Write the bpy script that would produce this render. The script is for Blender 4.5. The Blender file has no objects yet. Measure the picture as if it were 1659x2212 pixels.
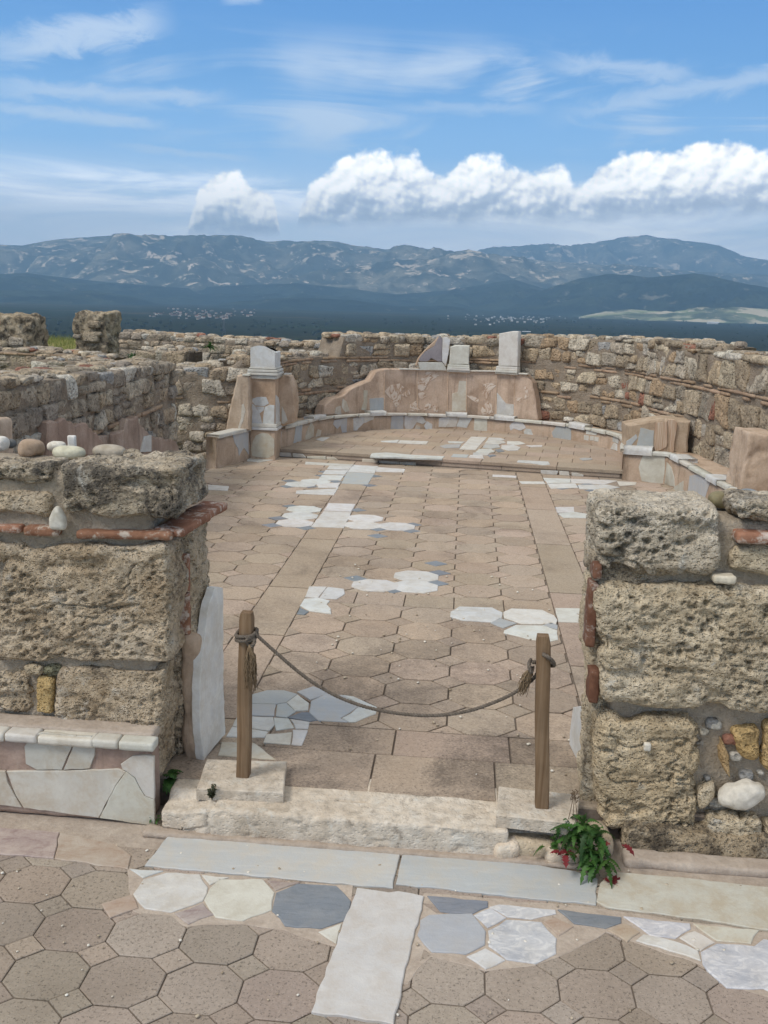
import bpy, bmesh, math, random
import numpy as np
from mathutils import Vector, Matrix

# ------------------------------------------------------------------ camera, world, sun
S = bpy.context.scene
COL = S.collection
PW, PH = 1659.0, 2212.0           # units used for measured points
FOC, ROLL, CAMZ, VP = 2030.0, 0.03, 2.0, (1012.0, 651.0)
_cr, _sr = math.cos(ROLL), math.sin(ROLL)
def _unroll(px, py):
    x = px - PW/2; y = -(py - PH/2)
    return x*_cr - y*_sr, x*_sr + y*_cr
_vx, _vy = _unroll(*VP)
PITCH = math.atan2(_vy, FOC)
YAW = math.atan2(_vx, math.sqrt(FOC*FOC + _vy*_vy))
def ray(px, py):
    x, y = _unroll(px, py)
    cp, sp = math.cos(PITCH), math.sin(PITCH)
    v = (x, FOC*cp + y*sp, -FOC*sp + y*cp)
    c, s = math.cos(YAW), math.sin(YAW)
    return np.array([v[0]*c - v[1]*s, v[0]*s + v[1]*c, v[2]])
def gp(px, py, z=0.0):
    r = ray(px, py); t = (z - CAMZ)/r[2]
    return np.array([r[0]*t, r[1]*t, z])
def aty(px, py, Y):
    r = ray(px, py); t = Y/r[1]
    return np.array([r[0]*t, Y, CAMZ + r[2]*t])
def atx(px, py, X):
    r = ray(px, py); t = X/r[0]
    return np.array([X, r[1]*t, CAMZ + r[2]*t])
def atd(px, py, D):
    r = ray(px, py); t = D/math.hypot(r[0], r[1])
    return np.array([r[0]*t, r[1]*t, CAMZ + r[2]*t])

cam = bpy.data.cameras.new('camera'); camo = bpy.data.objects.new('camera', cam); COL.objects.link(camo)
cam.sensor_fit = 'HORIZONTAL'; cam.sensor_width = 36.0; cam.lens = FOC/PW*36.0
cam.clip_start = 0.05; cam.clip_end = 90000
camo.location = (0, 0, CAMZ)
camo.rotation_mode = 'QUATERNION'
_q = Matrix.Rotation(YAW, 3, 'Z') @ Matrix.Rotation(math.pi/2 - PITCH, 3, 'X') @ Matrix.Rotation(ROLL, 3, 'Z')
camo.rotation_quaternion = _q.to_quaternion()
S.camera = camo
S.cycles.max_bounces = 6; S.cycles.diffuse_bounces = 3; S.cycles.volume_bounces = 0
S.render.resolution_x, S.render.resolution_y = 768, 1024
S.view_settings.view_transform = 'Standard'; S.view_settings.look = 'None'
S.view_settings.exposure = 0.22; S.view_settings.gamma = 1.0

SUN_EL, SUN_AZ = math.radians(50), math.radians(-128)     # behind the viewer, to the left
sun = bpy.data.lights.new('sun', 'SUN'); suno = bpy.data.objects.new('sun', sun); COL.objects.link(suno)
sun.energy = 2.1; sun.angle = math.radians(18); sun.color = (1.0, .955, .89)
_sd = Vector((math.sin(SUN_AZ)*math.cos(SUN_EL), math.cos(SUN_AZ)*math.cos(SUN_EL), math.sin(SUN_EL)))
suno.rotation_euler = _sd.to_track_quat('Z', 'Y').to_euler()

class NT:
    def __init__(s, tree): s.t = tree; s.t.nodes.clear()
    def n(s, typ, **kw):
        nd = s.t.nodes.new(typ)
        ins = kw.pop('i', {})
        for k, v in kw.items(): setattr(nd, k, v)
        for k, v in ins.items(): s.put(nd.inputs[k], v)
        return nd
    def put(s, sock, v):
        if isinstance(v, bpy.types.NodeSocket): s.t.links.new(v, sock)
        else:
            try: sock.default_value = v
            except Exception: sock.default_value = tuple(v) + (1.0,)
    def m(s, op, a, b=None, c=None, clamp=False):
        nd = s.t.nodes.new('ShaderNodeMath'); nd.operation = op; nd.use_clamp = clamp
        for k, v in enumerate((a, b, c)):
            if v is not None: s.put(nd.inputs[k], v)
        return nd.outputs[0]
    def sstep(s, x, lo, hi, a=0.0, b=1.0):
        nd = s.n('ShaderNodeMapRange', interpolation_type='SMOOTHSTEP')
        for k, v in zip(range(5), (x, lo, hi, a, b)): s.put(nd.inputs[k], v)
        return nd.outputs[0]
    def mix(s, f, a, b, typ='MIX'):
        nd = s.n('ShaderNodeMix', data_type='RGBA', blend_type=typ)
        s.put(nd.inputs[0], f); s.put(nd.inputs[6], a); s.put(nd.inputs[7], b)
        return nd.outputs[2]
    def ramp(s, f, pts, interp='LINEAR'):
        nd = s.n('ShaderNodeValToRGB'); cr = nd.color_ramp; cr.interpolation = interp
        while len(cr.elements) < len(pts): cr.elements.new(.5)
        for e, (p, c) in zip(cr.elements, pts):
            e.position = p; e.color = tuple(c)[:3] + (1.0,) if hasattr(c, '__len__') else (c, c, c, 1)
        s.put(nd.inputs[0], f); return nd.outputs[0]
    dim = '3D'
    def noise(s, vec, scale, detail=6, rough=.6, dist=0, dim=None, out=0):
        dim = dim or s.dim
        nd = s.n('ShaderNodeTexNoise', noise_dimensions=dim)
        s.put(nd.inputs['Vector'], vec); nd.inputs['Scale'].default_value = scale
        nd.inputs['Detail'].default_value = detail; nd.inputs['Roughness'].default_value = rough
        nd.inputs['Distortion'].default_value = dist
        return nd.outputs[out]
    def voro(s, vec, scale, feature='F1', rand=1.0, out=0, dim='3D'):
        nd = s.n('ShaderNodeTexVoronoi', feature=feature, voronoi_dimensions=dim)
        s.put(nd.inputs['Vector'], vec); nd.inputs['Scale'].default_value = scale
        nd.inputs['Randomness'].default_value = rand
        return nd.outputs[out]
    def scale(s, vec, v, rot=(0, 0, 0), loc=(0, 0, 0)):
        nd = s.n('ShaderNodeMapping'); s.put(nd.inputs[0], vec)
        nd.inputs['Scale'].default_value = v; nd.inputs['Rotation'].default_value = rot; nd.inputs['Location'].default_value = loc
        return nd.outputs[0]

W = bpy.data.worlds.new('World'); S.world = W; W.use_nodes = True
def build_world():
    t = NT(W.node_tree); t.dim = '2D'
    sky = t.n('ShaderNodeTexSky', sky_type='NISHITA', sun_disc=False, sun_elevation=SUN_EL, sun_rotation=SUN_AZ,
              altitude=300, air_density=1.0, dust_density=.4, ozone_density=2.0)
    ST = .12
    tc = t.n('ShaderNodeTexCoord').outputs['Generated']
    sp = t.n('ShaderNodeSeparateXYZ'); t.put(sp.inputs[0], tc)
    az = t.m('MULTIPLY', t.m('ARCTAN2', sp.outputs[0], sp.outputs[1]), 57.2958)
    el = t.m('MULTIPLY', t.m('ARCSINE', sp.outputs[2]), 57.2958)
    cv = t.n('ShaderNodeCombineXYZ'); t.put(cv.inputs[0], az); t.put(cv.inputs[1], el)
    P = cv.outputs[0]
    # clear air, bluer with height; unseen overhead stops paled to add soft fill
    e01 = t.m('DIVIDE', el, 40.0, clamp=True)
    clear = t.ramp(e01, [(0, (1.95, 2.0, 2.05)), (.09, (1.3, 1.5, 1.7)), (.2, (.34, .68, 1.15)), (.3, (.150, .42, .86)), (.42, (.078, .29, .73)), (.58, (.34, .43, .55)), (1, (.84, .80, .74))])
    clear = t.n('ShaderNodeVectorMath', operation='SCALE', i={0: clear, 'Scale': 1/ST}).outputs[0]
    base = t.mix(.88, sky.outputs[0], clear)
    # thin streaks of high cloud
    w1 = t.noise(t.scale(P, (.055, .34, 1), rot=(0, 0, math.radians(-5))), 1.0, 7, .62, .9)
    w2 = t.noise(t.scale(P, (.11, .13, 1), loc=(3.3, 1.7, 0)), 1.0, 3, .5)
    reg = t.m('MULTIPLY', t.sstep(el, 6.5, 9.5), t.sstep(el, 12.2, 15.0, 1, 0))
    wm = t.m('MULTIPLY', t.sstep(t.m('ADD', w1, t.m('MULTIPLY', t.m('SUBTRACT', w2, .5), .7)), .44, .78), reg)
    wm = t.m('MULTIPLY', t.m('MULTIPLY', wm, t.sstep(az, -26, 8, .55, 1)), .8)
    # one longer wisp upper left
    nzw = t.noise(t.scale(P, (.33, .8, 1), rot=(0, 0, math.radians(-6))), 1.0, 6, .66, .5)
    def wisp(a0, e0, a1, e1, wd, k):
        L = math.hypot(a1-a0, e1-e0); ux, uy = (a1-a0)/L, (e1-e0)/L
        da = t.m('SUBTRACT', az, a0); de = t.m('SUBTRACT', el, e0)
        al = t.m('DIVIDE', t.m('ADD', t.m('MULTIPLY', da, ux), t.m('MULTIPLY', de, uy)), L)
        ac = t.m('ADD', t.m('MULTIPLY', da, -uy), t.m('MULTIPLY', de, ux))
        nz = nzw
        ac = t.m('ADD', ac, t.m('MULTIPLY', t.m('SUBTRACT', nz, .5), wd*2.2))
        f = t.m('MULTIPLY', t.sstep(t.m('ABSOLUTE', ac), 0, wd, 1, 0), t.m('MULTIPLY', t.sstep(al, -.1, .35), t.sstep(al, .8, 1.08, 1, 0)))
        return t.m('MULTIPLY', f, k)
    for a in ((-27.5, 11.6, -17.3, 14.3, 1.1, .62), (-28, 10.2, -14, 10.5, .75, .5), (-28, 9.4, -17.5, 9.0, .5, .5),
              (-21, 7.9, -12.5, 7.4, .3, .33), (-14.5, 15.3, -12.2, 15.6, .3, .4), (3, 13.0, 12, 12.0, .9, .45),
              (-6, 10.6, 4, 10.5, .45, .3), (4, 10.2, 18, 12.4, .8, .45)):
        wm = t.m('MAXIMUM', wm, wisp(*a))
    base = t.mix(wm, base, tuple(v/ST for v in (.86, .95, 1.05)))
    # pale layered cloud near the horizon
    lo = t.noise(t.scale(P, (.07, .5, 1), loc=(7, 2, 0)), 1.0, 6, .6, .6)
    lm = t.m('MULTIPLY', t.sstep(t.m('ADD', t.m('MULTIPLY', el, -.055), lo), .02, .26), t.sstep(el, 5.6, 7.4, 1, 0))
    lcol = t.ramp(lo, [(.3, (1.15, 1.3, 1.55)), (.5, (1.55, 1.62, 1.75)), (.68, (2.1, 2.08, 2.05))])
    lcol = t.n('ShaderNodeVectorMath', operation='SCALE', i={0: lcol, 'Scale': 1/ST}).outputs[0]
    base = t.mix(t.m('MULTIPLY', lm, .85), base, lcol)
    # heaped cloud bank
    def bank(pts, b0, b1, seed, amp, ks):
        nonlocal base
        u = t.m('DIVIDE', t.m('ADD', az, 30.0), 60.0, clamp=True)
        fc = t.n('ShaderNodeFloatCurve'); c = fc.mapping.curves[0]
        pp = [((a+30)/60, e/12) for a, e in pts]
        c.points[0].location = pp[0]; c.points[1].location = pp[-1]
        for q in pp[1:-1]: c.points.new(*q)
        fc.mapping.update(); t.put(fc.inputs[1], u)
        top = t.m('MULTIPLY', fc.outputs[0], 12.0)
        bs = t.m('ADD', t.m('MULTIPLY', az, (b1-b0)/27.0), b0 + 10.5*(b1-b0)/27.0)
        def field(off):
            v = t.scale(P, (1, 1.2, 1), loc=(seed+off[0], off[1]*1.2, seed*.3))
            w = t.n('ShaderNodeVectorMath', operation='ADD', i={0: v, 1: t.n('ShaderNodeVectorMath', operation='SCALE', i={0: t.noise(v, 1.1, 3, .55, out=1), 'Scale': .5}).outputs[0]}).outputs[0]
            a = t.voro(w, .42, 'SMOOTH_F1', dim='2D'); b = t.voro(w, 1.0, 'SMOOTH_F1', dim='2D'); c2 = t.voro(w, 2.5, 'SMOOTH_F1', dim='2D')
            return t.m('SUBTRACT', 1.0, t.m('ADD', t.m('ADD', t.m('MULTIPLY', a, .55), t.m('MULTIPLY', b, .30)), t.m('MULTIPLY', c2, .15)))
        h0 = field((0, 0)); h1 = field((.20, -.24))
        soft = t.noise(t.scale(P, (.5, 1, 1)), 1.0, 3, .5); fine = t.noise(P, 4.5, 5, .6)
        d = t.m('ADD', t.m('ADD', t.m('SUBTRACT', top, el), t.m('MULTIPLY', t.m('SUBTRACT', h0, .55), amp*1.3)), t.m('MULTIPLY', t.m('SUBTRACT', fine, .5), .28))
        mask = t.m('MULTIPLY', t.sstep(d, -.05, .5), t.sstep(t.m('SUBTRACT', t.m('ADD', el, t.m('MULTIPLY', t.m('SUBTRACT', soft, .5), .9)), bs), -.55, .5))
        tt = t.m('DIVIDE', t.m('SUBTRACT', el, bs), t.m('MAXIMUM', t.m('SUBTRACT', top, bs), .6))
        lit = t.m('SUBTRACT', h1, h0)
        br = t.m('ADD', t.m('ADD', t.sstep(t.m('ADD', tt, t.m('MULTIPLY', t.m('SUBTRACT', h0, .55), .9)), 0.0, .80, .0, .78), t.m('MULTIPLY', lit, -2.0)), t.m('MULTIPLY', t.m('SUBTRACT', fine, .5), .25))
        br = t.m('ADD', br, ks)
        col = t.ramp(br, [(0, (.74, .80, .93)), (.25, (.92, .98, 1.08)), (.48, (1.28, 1.30, 1.34)), (.70, (1.72, 1.67, 1.57)), (1, (2.15, 2.05, 1.9))])
        col = t.n('ShaderNodeVectorMath', operation='SCALE', i={0: col, 'Scale': 1/ST}).outputs[0]
        base = t.mix(mask, base, col)
    bank([(-30, 1), (-17.2, 2.5), (-16.2, 4.6), (-15.2, 6.1), (-13.7, 6.7), (-12.8, 6.1), (-11.8, 5.7), (-11.2, 3.8), (-10.8, 2), (30, 1)], 3.5, 4.0, 2.1, 1.3, .10)
    bank([(-30, 1), (-10.9, 1.5), (-10.2, 4.4), (-9.6, 5.8), (-8.4, 7.0), (-5.2, 8.2), (-3.5, 8.0), (-2.0, 7.0), (-.7, 7.8), (1.0, 8.0), (3, 7.6), (5.0, 7.4), (6.0, 6.6), (6.8, 7.4), (8, 8.2), (10.5, 8.3), (13.5, 8.9), (16, 8.3), (30, 7)], 4.2, 5.2, 8.4, 1.3, .06)
    bg = t.n('ShaderNodeBackground', i={'Color': base, 'Strength': ST})
    o = t.n('ShaderNodeOutputWorld'); t.t.links.new(bg.outputs[0], o.inputs[0])
    W.cycles.sampling_method = 'NONE'
build_world()

# ------------------------------------------------------------------ numpy noise
def _hash(ix, iy, iz, seed):
    h = (ix.astype(np.uint32)*np.uint32(374761393) + iy.astype(np.uint32)*np.uint32(668265263)
         + iz.astype(np.uint32)*np.uint32(2147483647) + np.uint32((seed*1013904223) & 0xffffffff))
    h = (h ^ (h >> np.uint32(13)))*np.uint32(1274126177)
    h = (h ^ (h >> np.uint32(16)))*np.uint32(2246822519)
    h = h ^ (h >> np.uint32(13))
    return (h & np.uint32(0xffffff)).astype(np.float32)/np.float32(0xffffff)
def vnoise(p, seed=0):
    p = np.asarray(p, dtype=np.float64)
    i = np.floor(p).astype(np.int64); f = (p - i).astype(np.float32); u = f*f*(3-2*f)
    r = 0
    for dx in (0, 1):
        for dy in (0, 1):
            for dz in (0, 1):
                w = (u[:, 0] if dx else 1-u[:, 0])*(u[:, 1] if dy else 1-u[:, 1])*(u[:, 2] if dz else 1-u[:, 2])
                r = r + w*_hash(i[:, 0]+dx, i[:, 1]+dy, i[:, 2]+dz, seed)
    return r
def fbm(p, sc, oc=3, seed=0, gain=.5):
    p = np.asarray(p)*sc; a = 1.0; t = 0; n = 0
    for k in range(oc):
        t = t + a*(vnoise(p, seed+k*17)*2-1); n += a; a *= gain; p = p*2.03 + 3.7
    return t/n
def worley(p, sc, seed=0):
    p = np.asarray(p)*sc; b = np.floor(p-.5).astype(np.int64); best = np.full(len(p), 9.0)
    for dx in (0, 1):
        for dy in (0, 1):
            for dz in (0, 1):
                c = b + np.array([dx, dy, dz]); q = np.stack([_hash(c[:, 0], c[:, 1], c[:, 2], seed+k) for k in (1, 2, 3)], 1)*.8+.1
                best = np.minimum(best, np.linalg.norm(c+q-p, axis=1))
    return best
def sst(x, a, b):
    t = np.clip((x-a)/(b-a), 0, 1); return t*t*(3-2*t)

# ------------------------------------------------------------------ mesh helpers
class Acc:
    def __init__(s): s.v = []; s.f = []; s.t = []; s.m = []; s.n = 0
    def add(s, v, f, tint=(1, 1, 1), mi=0):
        v = np.asarray(v, dtype=np.float64)
        s.v.append(v)
        s.f.extend([tuple(int(k)+s.n for k in q) for q in f])
        s.m.extend([mi]*len(f))
        tt = np.ones((len(v), 4)); tt[:, :3] = tint; s.t.append(tt); s.n += len(v)
        return s
    def build(s, name, mats, parent=None, origin=None, smooth=True):
        v = np.concatenate(s.v)
        if parent is not None: origin = parent['_o']
        if origin is None: origin = (0, 0, 0)
        v = v - np.asarray(origin)
        me = bpy.data.meshes.new(name); me.from_pydata(v.tolist(), [], s.f); me.update()
        if not isinstance(mats, (list, tuple)): mats = [mats]
        for mm in mats: me.materials.append(mm)
        if len(mats) > 1: me.polygons.foreach_set('material_index', s.m)
        me.polygons.foreach_set('use_smooth', [smooth]*len(me.polygons))
        ca = me.color_attributes.new('tint', 'FLOAT_COLOR', 'POINT')
        ca.data.foreach_set('color', np.concatenate(s.t).astype(np.float32).ravel())
        o = bpy.data.objects.new(name, me); COL.objects.link(o)
        if parent is not None: o.parent = parent
        else: o.location = origin
        o['_o'] = [float(x) for x in origin]
        return o
def tag(o, label=None, cat=None, group=None, kind=None):
    if label: o['label'] = label
    if cat: o['category'] = cat
    if group: o['group'] = group
    if kind: o['kind'] = kind
    return o
def thing(name, label, cat, loc, group=None):
    o = bpy.data.objects.new(name, None); COL.objects.link(o); o.location = tuple(float(x) for x in loc)
    o['_o'] = [float(x) for x in loc]; o.empty_display_size = .1
    return tag(o, label, cat, group)

_bx = {}
def boxgrid(nx, ny, nz):
    k = (nx, ny, nz)
    if k in _bx: return _bx[k]
    V = {}; L = []; F = []
    def vid(i, j, l):
        q = (i, j, l)
        if q not in V: V[q] = len(L); L.append((2*i/nx-1, 2*j/ny-1, 2*l/nz-1))
        return V[q]
    for i in range(nx):
        for j in range(ny):
            F.append((vid(i, j, nz), vid(i+1, j, nz), vid(i+1, j+1, nz), vid(i, j+1, nz)))
            F.append((vid(i, j+1, 0), vid(i+1, j+1, 0), vid(i+1, j, 0), vid(i, j, 0)))
    for i in range(nx):
        for l in range(nz):
            F.append((vid(i, 0, l), vid(i+1, 0, l), vid(i+1, 0, l+1), vid(i, 0, l+1)))
            F.append((vid(i, ny, l+1), vid(i+1, ny, l+1), vid(i+1, ny, l), vid(i, ny, l)))
    for j in range(ny):
        for l in range(nz):
            F.append((vid(0, j, l+1), vid(0, j+1, l+1), vid(0, j+1, l), vid(0, j, l)))
            F.append((vid(nx, j, l), vid(nx, j+1, l), vid(nx, j+1, l+1), vid(nx, j, l+1)))
    _bx[k] = (np.array(L), F); return _bx[k]
def rblock(hx, hy, hz, r, res):
    """rounded block; returns points, outward normals, faces"""
    cl = lambda h: int(max(2, min(150, round(2*h/res))))
    u, F = boxgrid(cl(hx), cl(hy), cl(hz))
    d = np.array([hx, hy, hz]); r = min(r, .98*min(hx, hy, hz))
    p = u*d; q = np.clip(p, -(d-r), d-r); n = p-q
    n = n/np.maximum(np.linalg.norm(n, axis=1, keepdims=True), 1e-9)
    return q + n*r, n, F
def rough(p, n, amp, fr, seed, oc=3):
    return p + n*(amp*fbm(p+seed*7.31, fr, oc, seed))[:, None]
def rotz(p, a):
    c, s = math.cos(a), math.sin(a); q = p.copy()
    q[:, 0] = p[:, 0]*c - p[:, 1]*s; q[:, 1] = p[:, 0]*s + p[:, 1]*c; return q
def box(acc, a, b, tint=(1, 1, 1), mi=0, bev=.004):
    """chamfered axis box from corner a to b"""
    a = np.asarray(a, float); b = np.asarray(b, float); c = (a+b)/2; h = np.abs(b-a)/2
    u, F = boxgrid(3, 3, 3); h3 = h
    bev = min(bev, .45*min(h))
    p = np.sign(u)*(np.abs(u) > .9)*h + np.sign(u)*(np.abs(u) < .9)*(h-bev)
    e = (np.abs(u) > .9).sum(axis=1)
    for k in range(len(p)):
        if e[k] >= 2:
            for ax in range(3):
                if abs(u[k][ax]) > .9: p[k][ax] -= np.sign(u[k][ax])*bev*(.29 if e[k] == 2 else .42)
    acc.add(p + c, F, tint, mi)

_rng = random.Random(7)
def wobble(poly, amp, step, seed):
    """break straight outline edges into slightly irregular ones (2D)"""
    out = []; rg = random.Random(seed); n = len(poly)
    for i in range(n):
        a = np.asarray(poly[i], float); b = np.asarray(poly[(i+1) % n], float)
        L = np.linalg.norm(b-a); k = max(1, int(L/step))
        nn = np.array([-(b-a)[1], (b-a)[0]])/max(L, 1e-9)
        for j in range(k):
            t = j/k; p = a + (b-a)*t
            out.append(p + nn*rg.uniform(-amp, amp)*(0.4 if j == 0 else 1))
    return out
def slab2d(acc, poly, mapf, th, bev=.004, tint=(1, 1, 1), mi=0, cuts=None):
    """poly in 2D (u,v); mapf(u,v,w)->3D, w along the outward normal; builds a bevelled plate w in [-th, 0]"""
    poly = [np.asarray(p, float) for p in poly]
    ar = sum(poly[i][0]*poly[(i+1) % len(poly)][1] - poly[(i+1) % len(poly)][0]*poly[i][1] for i in range(len(poly)))
    if ar < 0: poly = poly[::-1]
    n = len(poly); ins = []
    for i in range(n):
        p0, p1, p2 = poly[i-1], poly[i], poly[(i+1) % n]
        d1 = (p1-p0)/max(np.linalg.norm(p1-p0), 1e-9); d2 = (p2-p1)/max(np.linalg.norm(p2-p1), 1e-9)
        nn = np.array([-(d1+d2)[1], (d1+d2)[0]]); L = np.linalg.norm(nn); nn = nn/max(L, 1e-9)
        ins.append(p1 + nn*bev)
    bm = bmesh.new()
    vs = [bm.verts.new((p[0], p[1], 0)) for p in ins]; bm.faces.new(vs)
    if cuts:
        lo = min(p[0] for p in ins); hi = max(p[0] for p in ins); x = lo + cuts
        while x < hi - .2*cuts:
            bmesh.ops.bisect_plane(bm, geom=bm.verts[:]+bm.edges[:]+bm.faces[:], plane_co=(x, 0, 0), plane_no=(1, 0, 0)); x += cuts
    bm.normal_update(); bmesh.ops.triangulate(bm, faces=[f for f in bm.faces if len(f.verts) > 4])
    bm.verts.ensure_lookup_table(); bm.verts.index_update()
    V = [mapf(v.co.x, v.co.y, 0) for v in bm.verts]; F = [[v.index for v in f.verts] for f in bm.faces]
    bnd = []
    e0 = {}
    for e in bm.edges:
        if len(e.link_faces) == 1:
            f = e.link_faces[0]; vl = [v.index for v in f.verts]
            a, b = e.verts[0].index, e.verts[1].index
            i = vl.index(a)
            if vl[(i+1) % len(vl)] != b: a, b = b, a
            e0[a] = b
    co = {v.index: np.array(v.co[:2]) for v in bm.verts}
    ring = [next(iter(e0))]
    while len(ring) <= len(e0):
        nx = e0.get(ring[-1])
        if nx is None or nx == ring[0]: break
        ring.append(nx)
    bm.free()
    m = len(ring); b0 = len(V)
    for k in range(m):
        p0, p1, p2 = co[ring[k-1]], co[ring[k]], co[ring[(k+1) % m]]
        d = (p2-p0); nn = np.array([d[1], -d[0]]); nn = nn/max(np.linalg.norm(nn), 1e-9)
        q = p1 + nn*bev
        V.append(mapf(q[0], q[1], -bev*.8)); V.append(mapf(q[0], q[1], -th))
    for k in range(m):
        a, b = ring[k], ring[(k+1) % m]; ia, ib = b0+2*k, b0+2*((k+1) % m)
        F.append((a, ia, ib, b)); F.append((ia, ia+1, ib+1, ib))
    acc.add(np.array(V), F, tint, mi)
def floor_map(z):
    return lambda u, v, w: np.array([u, v, z+w])
def plane_map(o, ux, uy):
    o = np.asarray(o, float); ux = np.asarray(ux, float); ux = ux/np.linalg.norm(ux); uy = np.asarray(uy, float); uy = uy/np.linalg.norm(uy)
    nz = np.cross(ux, uy)
    return lambda u, v, w: o + ux*u + uy*v + nz*w

def tube(acc, pts, radii, n=8, tint=(1, 1, 1), mi=0, cap=True):
    pts = [np.asarray(p, float) for p in pts]
    if not hasattr(radii, '__len__'): radii = [radii]*len(pts)
    V = []; F = []
    d0 = pts[1]-pts[0]; ref = np.array([0, 0, 1.0]) if abs(d0[2]) < .9*np.linalg.norm(d0) else np.array([1.0, 0, 0])
    for i, p in enumerate(pts):
        d = pts[min(i+1, len(pts)-1)] - pts[max(i-1, 0)]; d = d/max(np.linalg.norm(d), 1e-9)
        a = np.cross(d, ref); a /= max(np.linalg.norm(a), 1e-9); b = np.cross(d, a); ref = np.cross(a, d)
        for k in range(n):
            t = 2*math.pi*k/n; V.append(p + radii[i]*(a*math.cos(t) + b*math.sin(t)))
    for i in range(len(pts)-1):
        for k in range(n):
            F.append((i*n+k, i*n+(k+1) % n, (i+1)*n+(k+1) % n, (i+1)*n+k))
    if cap:
        F.append(tuple(range(n))[::-1]); F.append(tuple(range((len(pts)-1)*n, len(pts)*n)))
    acc.add(np.array(V), [tuple(reversed(f)) for f in F], tint, mi)

# ------------------------------------------------------------------ materials
def newmat(name):
    m = bpy.data.materials.new(name); m.use_nodes = True
    t = NT(m.node_tree); b = t.n('ShaderNodeBsdfPrincipled'); o = t.n('ShaderNodeOutputMaterial')
    t.t.links.new(b.outputs[0], o.inputs[0]); b.inputs['Specular IOR Level'].default_value = .25
    tc = t.n('ShaderNodeTexCoord').outputs['Object']
    return m, t, b, tc
def bump(t, b, h, strength, dist):
    nd = t.n('ShaderNodeBump'); nd.inputs['Strength'].default_value = strength; nd.inputs['Distance'].default_value = dist
    t.put(nd.inputs['Height'], h); t.t.links.new(nd.outputs[0], b.inputs['Normal'])
def tintnode(t): return t.n('ShaderNodeAttribute', attribute_name='tint').outputs['Color']

def mat_travertine(name, c0, c1, c2, lichen=.0, lich_col=(.07, .065, .06), pale=.0, sc=1.0, bs=.9):
    m, t, b, tc = newmat(name)
    n1 = t.noise(tc, 5*sc, 8, .62, .4); n2 = t.noise(tc, 28*sc, 6, .65); n3 = t.noise(t.scale(tc, (1, 1, 1.5)), 17*sc, 8, .72, 1.0)
    col = t.ramp(t.m('ADD', t.m('MULTIPLY', n1, .6), t.m('MULTIPLY', n3, .4)), [(.32, c0), (.5, c1), (.68, c2)])
    col = t.mix(.55, col, t.ramp(n2, [(.3, .42), (.48, .95), (.7, 1.3)]), 'MULTIPLY')
    if lichen > 0:
        l = t.m('MULTIPLY', t.sstep(t.m('ADD', t.noise(tc, 6*sc, 8, .75, .5), t.m('MULTIPLY', t.noise(tc, 60, 4, .7), .25)), .70-.22*lichen, .86-.18*lichen), .85)
        col = t.mix(l, col, lich_col)
    if pale > 0:
        l = t.m('MULTIPLY', t.sstep(t.noise(t.scale(tc, (1, 1, 1), loc=(4, 2, 9)), 9*sc, 8, .72, .4), .62-.15*pale, .75-.1*pale), .8)
        col = t.mix(l, col, (.62, .59, .52))
    col = t.mix(1.0, col, tintnode(t), 'MULTIPLY')
    t.put(b.inputs['Base Color'], col); b.inputs['Roughness'].default_value = .92
    v = t.m('MULTIPLY', t.sstep(t.voro(t.scale(tc, (1, 1, 1.3)), 60*sc), .12, .42), t.sstep(t.voro(t.scale(tc, (1, 1, 1.3), loc=(1, 2, 3)), 130*sc), .1, .4, .55, 1))
    h = t.m('ADD', t.m('MULTIPLY', v, 1.0), t.m('ADD', t.m('MULTIPLY', n3, .8), t.m('MULTIPLY', t.noise(tc, 120, 4, .7), .5)))
    bump(t, b, h, bs, .020)
    return m
def mat_rubble(name):
    m, t, b, tc = newmat(name)
    n1 = t.noise(tc, 7, 8, .65, .5); n2 = t.noise(tc, 38, 6, .7)
    k = t.m('MULTIPLY', t.ramp(n1, [(.3, .5), (.5, .95), (.72, 1.38)]), t.ramp(n2, [(.28, .42), (.45, 1.0), (.7, 1.4)]))
    col = t.mix(1.0, tintnode(t), k, 'MULTIPLY')
    l = t.sstep(t.noise(t.scale(tc, (1, 1, 1), loc=(3, 1, 5)), 11, 8, .75, .5), .53, .66)
    col = t.mix(t.m('MULTIPLY', l, .72), col, (.085, .072, .058))
    l2 = t.sstep(t.noise(t.scale(tc, (1, 1, 1), loc=(8, 4, 2)), 17, 8, .7, .3), .63, .74)
    col = t.mix(t.m('MULTIPLY', l2, .5), col, (.5, .47, .40))
    t.put(b.inputs['Base Color'], col); b.inputs['Roughness'].default_value = .93
    v = t.sstep(t.voro(tc, 30), .08, .45)
    bump(t, b, t.m('ADD', t.m('MULTIPLY', v, .6), t.m('ADD', t.m('MULTIPLY', n2, .8), n1)), 1.0, .03)
    return m
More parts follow.
